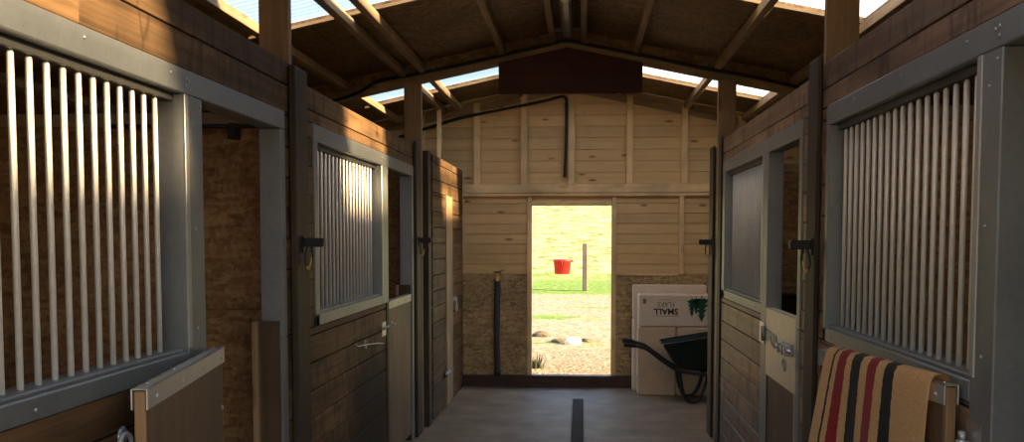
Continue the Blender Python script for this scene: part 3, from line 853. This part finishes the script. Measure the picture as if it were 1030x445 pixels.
# ------------------------------------------------------------------ black brackets with hanging clips
def tack_hook(x, y, z, s, label):
    """s = direction into the aisle"""
    t = thing('tack_hook', label, 'hook', (x, y, z), 0, 'black hooks on the dark posts')
    mb = MB()
    mb.box((x, y - 0.03, z - 0.05), (x + s * 0.008, y + 0.03, z + 0.03), 0.002)
    mb.prism([(x + s * 0.008, z - 0.022), (x + s * 0.10, z - 0.022), (x + s * 0.105, z + 0.012), (x + s * 0.10, z + 0.022), (x + s * 0.008, z + 0.022)], 'Y', y - 0.02, y + 0.02, 0.004)
    mb.build('bracket', 'black', t)
    cp = MB()
    cp.tube([(x + s * 0.02, y - 0.01, z - 0.02), (x + s * 0.003 - s * 0.0 + s * 0.01, y - 0.02, z - 0.06), (x + s * 0.012, y - 0.02, z - 0.10), (x + s * 0.03, y - 0.02, z - 0.125), (x + s * 0.045, y - 0.02, z - 0.10), (x + s * 0.05, y - 0.02, z - 0.06), (x + s * 0.04, y - 0.012, z - 0.02)], 0.005, 8, 5)
    c = cp.build('strap_loop', 'black', t)
    MB().tube([(x + s * 0.045, y - 0.022, z - 0.075), (x + s * 0.040, y - 0.024, z - 0.105), (x + s * 0.028, y - 0.024, z - 0.135), (x + s * 0.022, y - 0.022, z - 0.115)], 0.0055, 8, 4).build('clip', 'brass', c)
    return t
tack_hook(XL + 0.036, 4.57, 1.665, 1, 'black hook on the dark post between the two left grilles')
tack_hook(XL + 0.031, 7.93, 1.665, 1, 'small black hook on the far left dark post by the tack room')
tack_hook(XR - 0.027, 4.56, 1.655, -1, 'black hook with dangling clip on the dark post between the right grilles')
tack_hook(XR - 0.023, 8.06, 1.65, -1, 'small black hook on the far right post above the carton')

# ------------------------------------------------------------------ stable doors
def leaf(t, W, H, T, mat, cap=True, edge='door_edge'):
    """leaf along local +X from the hinge at 0, thickness along local Y (0..T), local frame"""
    p = MB().box((0.0, 0.004, 0.06), (W, T - 0.004, H), 0.003).build('panel', mat, t, local=True)
    MB().box((W - 0.001, 0.006, 0.06), (W + 0.012, T - 0.006, H - 0.004), 0.003).build('edge_board', edge, t, local=True)
    MB().box((-0.012, 0.006, 0.06), (0.001, T - 0.006, H - 0.004), 0.003).build('edge_board', edge, t, local=True)
    if cap:
        mb = MB()
        mb.box((-0.012, -0.002, H), (W + 0.012, T + 0.002, H + 0.003), 0.001)
        mb.box((-0.012, -0.002, H - 0.055), (W + 0.012, 0.0035, H + 0.003), 0.001)
        mb.box((-0.012, T - 0.0035, H - 0.055), (W + 0.012, T + 0.002, H + 0.003), 0.001)
        c = mb.build('cap', 'galv_bright', t, local=True)
        for q in (0.04, 0.33, 0.62, 0.92):
            for yy, d in ((-0.002, -1), (T + 0.002, 1)):
                mb = MB(); mb.lathe([(0.007, 0), (0.007, d * 0.003), (0.004, d * 0.005)], (W * q, yy, H - 0.03), 'Y', 10)
                mb.build('screw', 'steel', c, local=True)
            mb = MB(); mb.lathe([(0.006, 0), (0.006, 0.003), (0.003, 0.005)], (W * q, T * 0.4, H + 0.003), 'Z', 8)
            mb.build('screw', 'steel', c, local=True)
    return p
# near left door: folded back against the grille; hinge at the mullion, free end towards the camera
hx, hy = -1.378, 3.42
fx, fy = -1.213, 2.45
ang = math.atan2(fy - hy, fx - hx)
Wd = math.hypot(fx - hx, fy - hy)
t = thing('stable_door', 'brown half door with metal cap folded back below the near left grille', 'stable door', (hx, hy, 0), ang, 'stable half doors')
leaf(t, Wd - 0.012, 1.277, 0.042, 'door_ply')
mb = MB(); mb.lathe([(0.010, 0.042), (0.010, 0.045), (0.005, 0.049)], (0.045, 0.0, 1.06), 'Y', 10); mb.build('bolt_head', 'steel', t, local=True)
for z in (0.35, 1.02):
    MB().box((-0.012, -0.005, z), (0.35, -0.0005, z + 0.045), 0.001).build('strap_hinge', 'steel', t, local=True)
# second left door: closed in its opening
t = thing('stable_door', 'closed tan half door in the second left stall opening', 'stable door', (XL - 0.042, 7.68, 0), -PI / 2, 'stable half doors')
leaf(t, 0.88, 1.222, 0.042, 'door_tan')
MB().tube([(0.74, 0.044, 1.05), (0.74, 0.058, 1.05), (0.86, 0.058, 1.05)], 0.007, 8).build('bolt', 'steel', t, local=True)
# near right door: folded back; hinge at the near mullion, free end away from the camera
hx, hy = 1.085, 2.80
fx, fy = 0.942, 3.66
ang = math.atan2(fy - hy, fx - hx)
Wd = math.hypot(fx - hx, fy - hy)
RD_T = 0.042
t = thing('stable_door', 'brown half door carrying the striped blanket, folded back on the right', 'stable door', (hx, hy, 0), ang, 'stable half doors')
leaf(t, Wd - 0.012, 1.262, RD_T, 'door_ply')
RD_M = WM[t.name].copy()
RD_W = Wd
# drop bolt on the door face near the hinge and the strap hinge below
MB().tube([(0.10, RD_T + 0.010, 1.10), (0.10, RD_T + 0.010, 0.98)], 0.008, 10).build('drop_bolt', 'steel', t, local=True)
MB().box((0.075, RD_T - 0.001, 1.02), (0.125, RD_T + 0.006, 1.08), 0.002).build('bolt_keeper', 'steel', t, local=True)
# hinge bracket between the near right door and its frame
hp = MB().box((XR - 0.0115, 2.66, 0.95), (XR - 0.009, 2.76, 1.175), 0.001).build('hinge_plate', 'steel', t)
MB().box((XR - 0.022, 2.72, 0.98), (XR - 0.018, 2.79, 1.115), 0.001).build('hinge_strap', 'steel', hp)
MB().tube([(XR - 0.030, 2.74, 0.9), (XR - 0.030, 2.74, 1.115)], 0.016, 12).tube([(XR - 0.030, 2.74, 1.114), (XR - 0.030, 2.74, 1.14)], 0.011, 12).build('hinge_pin', 'steel', hp)
# second right door: closed, metal sheet on the upper part
t = thing('stable_door', 'closed half door with bright metal upper sheet and bolt, second right stall', 'stable door', (XR + 0.037, 4.945, 0), PI / 2, 'stable half doors')
p = leaf(t, 0.765, 1.268, 0.042, 'door_ply', cap=False)
mb = MB().box((-0.012, 0.0415, 0.875), (0.777, 0.0455, 1.272), 0.001).box((-0.012, -0.003, 1.2685), (0.777, 0.0455, 1.272), 0.001)
mb.build('metal_sheet', 'warm_lit_sheet', t, local=True)
MB().box((-0.012, 0.0425, 0.06), (0.016, 0.0455, 0.874), 0.001).build('edge_plate', 'galv_bright', t, local=True)
MB().box((0.753, 0.0425, 0.06), (0.777, 0.0455, 0.874), 0.001).build('edge_plate', 'galv_bright', t, local=True)
# strap hinge on the far side
mb = MB().prism([(0.46, 1.095), (0.79, 1.08), (0.79, 1.15), (0.46, 1.135)], 'Y', 0.046, 0.051, 0.001)
mb.lathe([(0.014, -0.045), (0.014, 0.045)], (0.80, 0.056, 1.115), 'Z', 12)
hg = mb.build('strap_hinge', 'galv', t, local=True)
MB().box((0.802, 0.0458, 1.05), (0.95, 0.0515, 1.18), 0.002).build('hinge_plate', 'steel', hg, local=True)
# sliding bolt on the near side
mb = MB().box((0.04, 0.046, 1.06), (0.30, 0.0505, 1.13), 0.002)
pl = mb.build('bolt_plate', 'steel', t, local=True)
MB().tube([(-0.03, 0.068, 1.095), (0.33, 0.068, 1.095)], 0.010, 10).tube([(0.27, 0.068, 1.095), (0.27, 0.10, 1.10), (0.27, 0.112, 1.16)], 0.009, 8, 4).build('bolt_rod', 'steel', pl, local=True)
for xx in (0.06, 0.14, 0.24):
    MB().box((xx, 0.0505, 1.065), (xx + 0.025, 0.086, 1.125), 0.005).build('bolt_guide', 'steel', pl, local=True)
MB().ring((0.10, 0.078, 1.02), 'Y', 0.032, 0.006).build('bolt_ring', 'steel', pl, local=True)

# hook and eye on the second left wall, latch bolt beside the door, tie ring near left
t = thing('cabin_hook', 'thin zinc hook lying along the dark planks, second left stall', 'hook', (XL, 5.77, 1.0))
mb = MB().ring((XL + 0.012, 5.98, 1.0), 'X', 0.025, 0.004)
mb.build('eye', 'steel', t)
MB().tube([(XL + 0.012, 5.70, 1.035), (XL + 0.014, 5.78, 1.01), (XL + 0.014, 5.95, 1.0), (XL + 0.016, 6.35, 0.965), (XL + 0.016, 6.52, 0.945)], 0.004, 8, 4).build('rod', 'steel', t)
t = thing('door_latch', 'small zinc latch on the planks beside the second left door', 'latch', (XL, 6.62, 1.04))
MB().box((XL + 0.0005, 6.53, 0.99), (XL + 0.006, 6.66, 1.09), 0.002).build('plate', 'steel', t)
MB().tube([(XL + 0.02, 6.50, 1.05), (XL + 0.02, 6.71, 1.05)], 0.011, 10).tube([(XL + 0.02, 6.56, 1.05), (XL + 0.06, 6.56, 1.055), (XL + 0.065, 6.56, 1.10)], 0.009, 8, 3).build('bolt', 'steel', t)
t = thing('tie_ring', 'bright zinc tie ring on the planks below the near left grille', 'ring', (XL, 2.72, 1.03))
MB().lathe([(0.03, 0.0005), (0.03, 0.006), (0.012, 0.016)], (XL, 2.76, 1.085), 'X', 14).build('plate', 'steel', t)
MB().ring((XL + 0.02, 2.745, 1.055), 'X', 0.038, 0.008).build('ring', 'white_zinc', t)

# ------------------------------------------------------------------ striped blanket over the right half door
bm = bmesh.new()
uvl = bm.loops.layers.uv.new('UVMap')
U0, U1 = 0.045, RD_W - 0.10
NU, NV = 46, 60
Ltop = RD_T + 0.02
drop_f, drop_b = 0.78, 0.55
rows = []
for j in range(NV + 1):
    row = []
    q = j / NV
    for i in range(NU + 1):
        u = i / NU
        xx = U0 + (U1 - U0) * u
        Ls = drop_b + Ltop + drop_f
        sdist = q * Ls
        sag = 0.006 * math.sin(u * 9.0)
        if sdist < drop_b:                       # wall side (local y < 0 side)
            d_ = drop_b - sdist
            y = -0.009 - 0.004 * math.sin(u * 12)
            zz = 1.277 - d_
        elif sdist < drop_b + Ltop:
            w = (sdist - drop_b) / Ltop
            y = -0.009 + (Ltop - 0.002) * w
            zz = 1.277 + 0.010 * math.sin(PI * w) + 0.002
        else:
            d_ = sdist - drop_b - Ltop
            fl = (0.015 + 0.15 * max(0, u - 0.55) ** 1.2) * (d_ / 0.6)
            y = -0.009 + Ltop - 0.002 + fl + 0.012 * (d_ / 0.6) * math.sin(u * 15 + 0.8) + 0.006 * (1 - math.exp(-d_ * 30))
            zz = 1.277 - d_ + 0.0
            xx += (0.045 * d_ / 0.6) * (0.6 + 0.9 * u)
        row.append(bm.verts.new((xx, y, zz)))
    rows.append(row)
for j in range(NV):
    for i in range(NU):
        f_ = bm.faces.new((rows[j][i], rows[j][i + 1], rows[j + 1][i + 1], rows[j + 1][i]))
        f_.smooth = True
        for lp, (a, c_) in zip(f_.loops, ((i, j), (i + 1, j), (i + 1, j + 1), (i, j + 1))):
            lp[uvl].uv = (a / NU, c_ / NV)
geo = bmesh.ops.solidify(bm, geom=bm.faces[:], thickness=-0.006)
bmesh.ops.recalc_face_normals(bm, faces=bm.faces[:])
me = bpy.data.meshes.new('blanket'); bm.to_mesh(me); bm.free(); me.materials.append(M['blanket'])
bl = bpy.data.objects.new('blanket', me); COL.objects.link(bl)
bl.matrix_world = RD_M
bl.location = RD_M.translation; bl.rotation_euler = RD_M.to_euler()
tag(bl, 'camel wool blanket with red and black stripes folded over the right half door', 'blanket')

# ------------------------------------------------------------------ tack room door, padlock
t = thing('tack_room_door', 'plank tack room door with pale timber edge at the far left', 'door', (XL3, 8.9, 0))
mb = MB(); plank_rows(mb, XL3 + 0.001, XL3 - 0.024, rows_between(0.03, 2.1, 0.03), lambda a, b_: [(8.42, 9.21)])
mb.build('boards', 'plank_left', t)
MB().box((XL3 + 0.016, 9.215, 0.02), (XL3 - 0.024, 9.44, 2.1), 0.003).build('edge_timber', 'edge_pine', t)
MB().box((XL3 + 0.010, 9.445, 0.02), (XL3 - 0.024, 9.68, 2.1), 0.003).build('edge_timber', 'edge_pine', t)
MB().box((XL3 + 0.0165, 9.12, 0.32), (XL3 + 0.022, 9.36, 0.38), 0.002).tube([(XL3 + 0.027, 9.08, 0.35), (XL3 + 0.027, 9.37, 0.35)], 0.012, 8).build('bolt', 'steel', t)
PX_ = XL3 + 0.0105
MB().box((PX_ + 0.0005, 9.660, 1.03), (PX_ + 0.006, 9.890, 1.075), 0.002).build('hasp', 'steel', t)
lk = MB().box((PX_ + 0.012, 9.745, 0.92), (PX_ + 0.036, 9.815, 0.99), 0.006).build('padlock', 'steel', t)
MB().tube([(PX_ + 0.024, 9.755, 0.985), (PX_ + 0.024, 9.755, 1.04), (PX_ + 0.024, 9.780, 1.062), (PX_ + 0.024, 9.805, 1.04), (PX_ + 0.024, 9.805, 0.985)], 0.006, 8, 4).build('shackle', 'steel', lk)

# black rail in the near left stall
t = thing('hanging_rail', 'black rail with small bracket on the partition in the near left stall', 'rail', (-1.7, 4.57, 2.2))
MB().tube([(-1.505, 4.57, 2.235), (-2.35, 4.57, 2.24)], 0.012, 8).build('rod', 'black', t)
MB().box((-1.735, 4.55, 2.175), (-1.69, 4.624, 2.25), 0.004).build('bracket', 'black', t)

# black feed manger in the second right stall, its rim just above the half door
t = thing('manger', 'black feed manger behind the bolted half door, second right stall', 'manger', (1.60, 7.6, 0.8))
MB().prism([(1.37, 1.20), (1.92, 1.20), (1.82, 0.90), (1.47, 0.90)], 'Y', 7.86, 8.16, 0.01).build('bowl', 'black', t)
MB().box((1.35, 7.84, 1.201), (1.94, 8.162, 1.222), 0.005).build('rim', 'black', t)

# ------------------------------------------------------------------ strip lamp under the ridge
t = thing('strip_lamp', 'long clear strip lamp hanging under the ridge, cream end cap', 'lamp', (RX, 7.1, 3.340))
lx = RX + 0.012
MB().prism([(lx - 0.05, 3.365), (lx + 0.05, 3.365), (lx + 0.05, 3.405), (lx + 0.03, 3.425), (lx - 0.03, 3.425), (lx - 0.05, 3.405)], 'Y', 6.56, 7.82, 0.004).build('body', 'galv', t)
MB().prism([(lx - 0.048, 3.364), (lx - 0.042, 3.325), (lx - 0.02, 3.308), (lx + 0.02, 3.308), (lx + 0.042, 3.325), (lx + 0.048, 3.364)], 'Y', 6.6, 7.78, 0.003).build('diffuser', 'lamp_body', t)
MB().prism([(lx - 0.052, 3.370), (lx - 0.046, 3.320), (lx - 0.02, 3.302), (lx + 0.02, 3.302), (lx + 0.046, 3.320), (lx + 0.052, 3.370)], 'Y', 6.5, 6.599, 0.004).build('end_cap', 'lamp_end', t)
MB().box((RX - 0.095, 7.83, 3.375), (RX + 0.115, 7.86, 3.400), 0.003).build('cross_bracket', 'steel', t)
MB().box((RX - 0.095, 6.44, 3.385), (RX + 0.115, 6.47, 3.410), 0.003).build('cross_bracket', 'steel', t)

# ------------------------------------------------------------------ cables
pts = []
for x, dz in ((-2.6, 0.02), (-2.2, -0.05), (-1.95, -0.03), (-1.75, 0.03), (-1.5, 0.02), (-1.1, 0.01), (-0.7, 0.008), (-0.3, 0.010), (RX, 0.005), (0.1, 0.008), (0.5, 0.010), (1.0, 0.005), (1.5, 0.01), (2.1, -0.01), (2.9, 0.0)):
    pts.append((x, 8.2 - 0.04, roof(x, RAF - 0.012) + dz))
tag(MB().tube(pts, 0.014, 8, 6).build('truss_cable', 'cable'), 'black cable running along the truss with the gusset board', 'cable')
pts = [(-2.1, YB - 0.075, 2.80), (-1.6, YB - 0.075, 2.955), (-1.3, YB - 0.075, 3.035), (-0.85, YB - 0.075, 3.12), (-0.45, YB - 0.075, 3.195), (-0.25, YB - 0.075, 3.245), (-0.185, YB - 0.075, 3.235), (-0.172, YB - 0.07, 3.15), (-0.175, YB - 0.06, 2.9), (-0.182, YB - 0.055, 2.6), (-0.192, YB - 0.05, 2.36)]
tag(MB().tube(pts, 0.016, 8, 6).build('wall_cable', 'cable'), 'black cable running along the gable and down its middle stud', 'cable')

# ------------------------------------------------------------------ water pipe on the end wall
t = thing('water_pipe', 'lagged grey water pipe with tap on the strand board, left of the doorway', 'pipe', (-0.948, YB - 0.06, 0.13))
py = YB - 0.062
MB().tube([(-0.945, py, 0.19), (-0.952, py, 0.5), (-0.950, py, 0.85), (-0.942, py, 1.20)], 0.034, 14, 5).build('lagging', 'lagging', t)
MB().tube([(-0.945, py, 0.132), (-0.945, py, 0.195)], 0.040, 14).build('foot_sleeve', 'black', t)
MB().tube([(-0.942, py, 1.19), (-0.942, py, 1.27)], 0.018, 12).box((-0.975, py - 0.02, 1.225), (-0.91, py + 0.02, 1.245), 0.004).build('pipe_end', 'brass', t)
MB().tube([(-0.942, py, 1.235), (-0.942, py - 0.06, 1.235), (-0.942, py - 0.075, 1.20)], 0.013, 10, 4).build('spout', 'brass', t)
tp = MB().tube([(-0.942, py, 1.265), (-0.942, py, 1.295)], 0.010, 10).build('tap_stem', 'brass', t)
MB().box((-0.985, py - 0.012, 1.290), (-0.90, py + 0.012, 1.306), 0.005).build('tap_handle', 'black', tp)

# ------------------------------------------------------------------ floor drain
t = thing('floor_drain', 'dark slotted drain channel down the middle of the concrete', 'drain', (-0.027, 9.8, 0))
dy0, dy1 = -0.8, 9.82
for x in (-0.086, 0.028):
    MB().box((x - 0.006, dy0, 0.0), (x + 0.006, dy1, 0.006), 0.001).build('edge_rail', 'drain_edge', t)
mb = MB().box((-0.08, dy0, 0.0), (0.022, dy1, 0.0015))
mb.build('channel', 'rubber', t)
mb = MB()
for x in (-0.062, -0.045, -0.013, 0.004):
    mb.box((x - 0.0055, dy0, 0.0015), (x + 0.0055, dy1, 0.005))
mb.box((-0.034, dy0, 0.0015), (-0.024, dy1, 0.006))
y = dy0
while y < dy1 - 0.02:
    mb.box((-0.08, y, 0.0016), (0.022, y + 0.012, 0.0046)); y += 0.075
mb.build('grating', 'drain', t)

# ------------------------------------------------------------------ cartons
BY = 10.10
def carton(x0, x1, y0, y1, z0, z1, mat, label, flaps=None, rot=0.0):
    c = ((x0 + x1) / 2, (y0 + y1) / 2, z0)
    t = thing('carton', label, 'carton', c, rot, 'cartons stacked by the end wall')
    w, d, h = (x1 - x0) / 2, (y1 - y0) / 2, z1 - z0
    MB().box((-w, -d, 0.001), (w, d, h - 0.001), 0.012).build('box', mat, t, local=True)
    return t, w, d, h
cA, w, d, h = carton(0.607, 1.005, BY, BY + 0.265, 0.0, 0.735, 'kraft', 'tall plain carton standing on the floor, left one under the printed carton')
cB, w, d, h = carton(1.013, 1.41, BY, BY + 0.265, 0.0, 0.735, 'kraft', 'tall plain carton standing behind the wheelbarrow tray')
# dark hand hole in the side of the left carton
MB().box((-0.2005, -0.06, 0.12), (-0.197, 0.03, 0.20), 0.001).build('hand_hole', 'black', cA, local=True)
MB().box((-0.2005, -0.075, 0.2015), (-0.1965, 0.045, 0.22), 0.001).build('tape', 'card', cA, local=True)
cC, w, d, h = carton(0.565, 1.00, BY + 0.275, BY + 0.475, 0.0, 0.80, 'card', 'pale carton standing at the back against the strand board')
cD, w, d, h = carton(0.565, 1.36, BY + 0.275, BY + 0.475, 0.802, 1.17, 'card', 'pale carton lying on top at the back of the stack')
cE, w, d, h = carton(0.612, 1.41, BY, BY + 0.27, 0.737, 1.085, 'card', 'printed carton lying upside down on top at the front of the stack')
def text_part(txt, size, cx, cz, parent, mat, name, squash=1.0, extr=0.0006):
    cu = bpy.data.curves.new(name, 'FONT'); cu.body = txt; cu.size = size; cu.align_x = 'CENTER'; cu.align_y = 'CENTER'
    cu.offset = 0.0 if mat == 'ink_grey' else size * 0.028
    cu.extrude = extr
    o = bpy.data.objects.new(name, cu); COL.objects.link(o)
    dg = bpy.context.evaluated_depsgraph_get()
    me = bpy.data.meshes.new_from_object(o.evaluated_get(dg))
    COL.objects.unlink(o); bpy.data.objects.remove(o)
    me.name = name
    # upside down on the face that looks to -Y
    mt = Matrix.Translation((cx, -d - 0.0008, cz)) @ Matrix.Rotation(PI, 4, 'Y') @ Matrix.Rotation(PI / 2, 4, 'X') @ Matrix.Diagonal((squash, 1, 1, 1))
    me.transform(mt)
    me.materials.clear(); me.materials.append(M[mat])
    o = bpy.data.objects.new(name, me); COL.objects.link(o); o.parent = parent
    return o
ox = 1.011
text_part('SMALL', 0.088, 0.897 - ox + 0.0, 0.905 - 0.737, cE, 'ink', 'lettering', 1.02)
text_part('FLAKE', 0.082, 0.895 - ox, 0.980 - 0.737, cE, 'ink_grey', 'lettering', 0.83)
MB().box((0.757 - ox, -d - 0.001, 0.852 - 0.737), (1.04 - ox, -d + 0.001, 0.857 - 0.737)).build('printed_line', 'ink_grey', cE, local=True)
MB().box((0.82 - ox, -d - 0.001, 1.026 - 0.737), (0.96 - ox, -d + 0.001, 1.030 - 0.737)).build('printed_line', 'ink_grey', cE, local=True)
MB().box((0.655 - ox, -d - 0.001, 0.985 - 0.737), (0.69 - ox, -d + 0.001, 1.04 - 0.737)).build('printed_mark', 'ink_grey', cE, local=True)
# three pine trees printed upside down
def pine(cx, tip, base, wd):
    mb = MB()
    n = 4
    Hh = base - tip
    for k in range(n):
        z0 = tip + Hh * 0.8 * k / n
        z1 = z0 + Hh * 0.34
        ww = wd * (0.42 + 0.58 * k / (n - 1))
        mb.prism([(cx, z0), (cx + ww, z1), (cx + ww * 0.55, z1 - 0.014), (cx + ww * 0.25, z1 + 0.004), (cx, z1 - 0.012), (cx - ww * 0.25, z1 + 0.004), (cx - ww * 0.55, z1 - 0.014), (cx - ww, z1)], 'Y', -d - 0.0008 - 0.0004 * k, -d + 0.001)
    mb.box((cx - 0.006, -d - 0.0008, base - 0.05), (cx + 0.006, -d + 0.001, base + 0.012))
    mb.build('tree_print', 'ink_green', cE, local=True)
pine(1.17 - ox, 0.845 - 0.737, 1.04 - 0.737, 0.066)
pine(1.272 - ox, 0.79 - 0.737, 1.06 - 0.737, 0.10)
pine(1.215 - ox, 0.87 - 0.737, 1.05 - 0.737, 0.058)

# ------------------------------------------------------------------ wheelbarrow
t = thing('wheelbarrow', 'wheelbarrow with dark green tray and black handles beside the cartons', 'wheelbarrow', (1.2, 9.82, 0))
wy0, wy1 = 9.60, 10.05
# tray: tapered hopper with an open top
bm = bmesh.new()
def ringv(pts): return [bm.verts.new(p) for p in pts]
top = [(0.83, wy0, 0.595), (1.68, wy0, 0.745), (1.68, wy1, 0.745), (0.83, wy1, 0.595)]
bot = [(0.985, wy0 + 0.06, 0.36), (1.42, wy0 + 0.08, 0.34), (1.42, wy1 - 0.08, 0.34), (0.985, wy1 - 0.06, 0.36)]
itop = [(0.845, wy0 + 0.014, 0.593), (1.665, wy0 + 0.014, 0.741), (1.665, wy1 - 0.014, 0.741), (0.845, wy1 - 0.014, 0.593)]
ibot = [(0.995, wy0 + 0.07, 0.375), (1.41, wy0 + 0.09, 0.355), (1.41, wy1 - 0.09, 0.355), (0.995, wy1 - 0.07, 0.375)]
A, Bv, Cv, Dv = ringv(top), ringv(bot), ringv(itop), ringv(ibot)
for i in range(4):
    k = (i + 1) % 4
    bm.faces.new((A[i], A[k], Bv[k], Bv[i])); bm.faces.new((Cv[k], Cv[i], Dv[i], Dv[k])); bm.faces.new((A[k], A[i], Cv[i], Cv[k]))
bm.faces.new(Bv); bm.faces.new(Dv[::-1])
bmesh.ops.recalc_face_normals(bm, faces=bm.faces[:])
bmesh.ops.bevel(bm, geom=bm.edges[:], offset=0.006, segments=2, affect='EDGES', profile=0.5)
mb = MB(); mb.bm.free(); mb.bm = bm
tray = mb.build('tray', 'barrow', t)
MB().tube([(0.83, wy0, 0.598), (1.68, wy0, 0.748), (1.68, wy1, 0.748), (0.83, wy1, 0.598), (0.83, wy0 - 0.001, 0.598)], 0.013, 8).build('rim', 'barrow', tray)
MB().box((0.815, wy0 - 0.006, 0.588), (0.85, wy0 + 0.012, 0.61), 0.004).build('rim_corner', 'card', tray) 
for y in (wy0 + 0.04, wy1 - 0.04):
    MB().tube([(0.53, y, 0.590), (0.60, y, 0.575), (0.68, y, 0.545), (0.82, y, 0.44), (0.97, y, 0.345), (1.10, y, 0.315), (1.45, y, 0.27), (1.78, y * 0.6 + 9.825 * 0.4, 0.20)], 0.017, 12, 5).build('handle_bar', 'black', t)
    MB().tube([(0.435, y, 0.600), (0.48, y, 0.597), (0.555, y, 0.588)], 0.024, 12, 3).build('grip', 'rubber', t)
    MB().tube([(1.0, y, 0.335), (1.015, y, 0.22), (1.045, y, 0.09), (1.085, y, 0.03), (1.13, y, 0.018), (1.18, y, 0.035), (1.225, y, 0.10), (1.26, y, 0.2), (1.28, y, 0.295)], 0.017, 10, 5).build('leg', 'black', t)
MB().tube([(1.045, wy0 + 0.04, 0.10), (1.045, wy1 - 0.04, 0.10)], 0.012, 8).build('brace', 'black', t)
mb = MB().lathe([(0.11, -0.035), (0.165, -0.045), (0.185, -0.02), (0.185, 0.02), (0.165, 0.045), (0.11, 0.035)], (1.80, 9.825, 0.186), 'Y', 28)
wh = mb.build('wheel', 'rubber', t)
MB().lathe([(0.03, -0.05), (0.105, -0.03), (0.105, 0.03), (0.03, 0.05)], (1.80, 9.825, 0.186), 'Y', 20).build('hub', 'red', wh)
MB().tube([(1.80, 9.70, 0.186), (1.80, 9.95, 0.186)], 0.012, 8).build('axle', 'steel', wh)

# ------------------------------------------------------------------ things beyond the doorway
fpz = ground_z(0.08, 25)
t = tag(MB().box((0.03, 24.94, fpz - 0.3), (0.15, 25.06, 1.53), 0.012).build('fence_post', 'fence_post'), 'grey wooden fence post standing in the sunlit field', 'fence post')
t = thing('fence_wire', 'thin fence wire running from the post across the field', 'wire', (0, 25, 0.9))
for z_ in (0.93,):
    MB().tube([(-6, 24.93, z_ - 0.05), (0.09, 24.93, z_), (6, 24.93, z_ + 0.02)], 0.003, 6, 0).build('strand', 'wire', t)
t = thing('bucket', 'red plastic bucket hanging on the fence in the field', 'bucket', (-0.50, 24.86, 0.78))
bx, by = -0.50, 24.68
MB().lathe([(0.19, 0.735), (0.195, 0.74), (0.225, 1.06), (0.245, 1.065), (0.245, 1.115), (0.23, 1.115), (0.22, 1.08), (0.185, 0.75)], (bx, by, 0), 'Z', 24).build('shell', 'red', t)
MB().box((bx + 0.20, by - 0.03, 1.05), (bx + 0.29, by + 0.03, 1.10), 0.01).build('lug', 'red', t)
MB().ring((bx, by, 1.08), 'X', 0.235, 0.005, arc=(PI, 2 * PI)).build('handle', 'wire', t)
def rock(name, p, sx, sy, sz, mat, label, cat, seed):
    rnd = random.Random(seed)
    bm = bmesh.new(); bmesh.ops.create_icosphere(bm, subdivisions=2, radius=1.0)
    for v in bm.verts:
        k = 1 + rnd.uniform(-0.16, 0.16)
        v.co = Vector((v.co.x * sx * k, v.co.y * sy * k, v.co.z * sz * k))
        v.co += Vector(p)
    mb = MB(); mb.bm.free(); mb.bm = bm
    return tag(mb.build(name, mat), label, cat)
rock('stone', (-0.13, 14.95, ground_z(0, 15) + 0.03), 0.13, 0.09, 0.085, 'white_stone', 'white stone lying in the straw beyond the doorway', 'stone', 3)
rock('turf_clod', (-0.34, 15.2, ground_z(0, 15.2) + 0.01), 0.16, 0.12, 0.06, 'clod', 'dark clod lying left of the white stone', 'clod', 4)
rock('turf_clod', (0.13, 15.3, ground_z(0, 15.3) + 0.01), 0.17, 0.12, 0.05, 'clod', 'dark clod lying right of the white stone', 'clod', 5)
rock('turf_clod', (-0.68, 15.9, ground_z(0, 15.9) + 0.02), 0.17, 0.12, 0.08, 'clod', 'dark clod at the left edge of the doorway view', 'clod', 6)
# dark weed clump by the sill
bm = bmesh.new()
rnd = random.Random(9)
for k in range(90):
    a = rnd.uniform(0, 2 * PI); r_ = rnd.uniform(0, 0.12); L = rnd.uniform(0.10, 0.22)
    c = Vector((-0.60 + r_ * math.cos(a), 12.35 + r_ * math.sin(a), -0.04)); d_ = Vector((math.cos(a) * rnd.uniform(0.1, 0.7), math.sin(a) * rnd.uniform(0.1, 0.7), 1)).normalized() * L
    sd = Vector((-math.sin(a), math.cos(a), 0)) * 0.012
    v1, v2, v3 = bm.verts.new(c - sd), bm.verts.new(c + sd), bm.verts.new(c + d_)
    v4 = bm.verts.new(c + d_ * 0.6 + Vector((0, 0, -0.004)))
    bm.faces.new((v1, v2, v3)); bm.faces.new((v2, v1, v4))
mb = MB(); mb.bm.free(); mb.bm = bm
tag(mb.build('weed_clump', 'weed', recalc=False), 'dark weed clump just outside the doorway, lower left', 'weed')
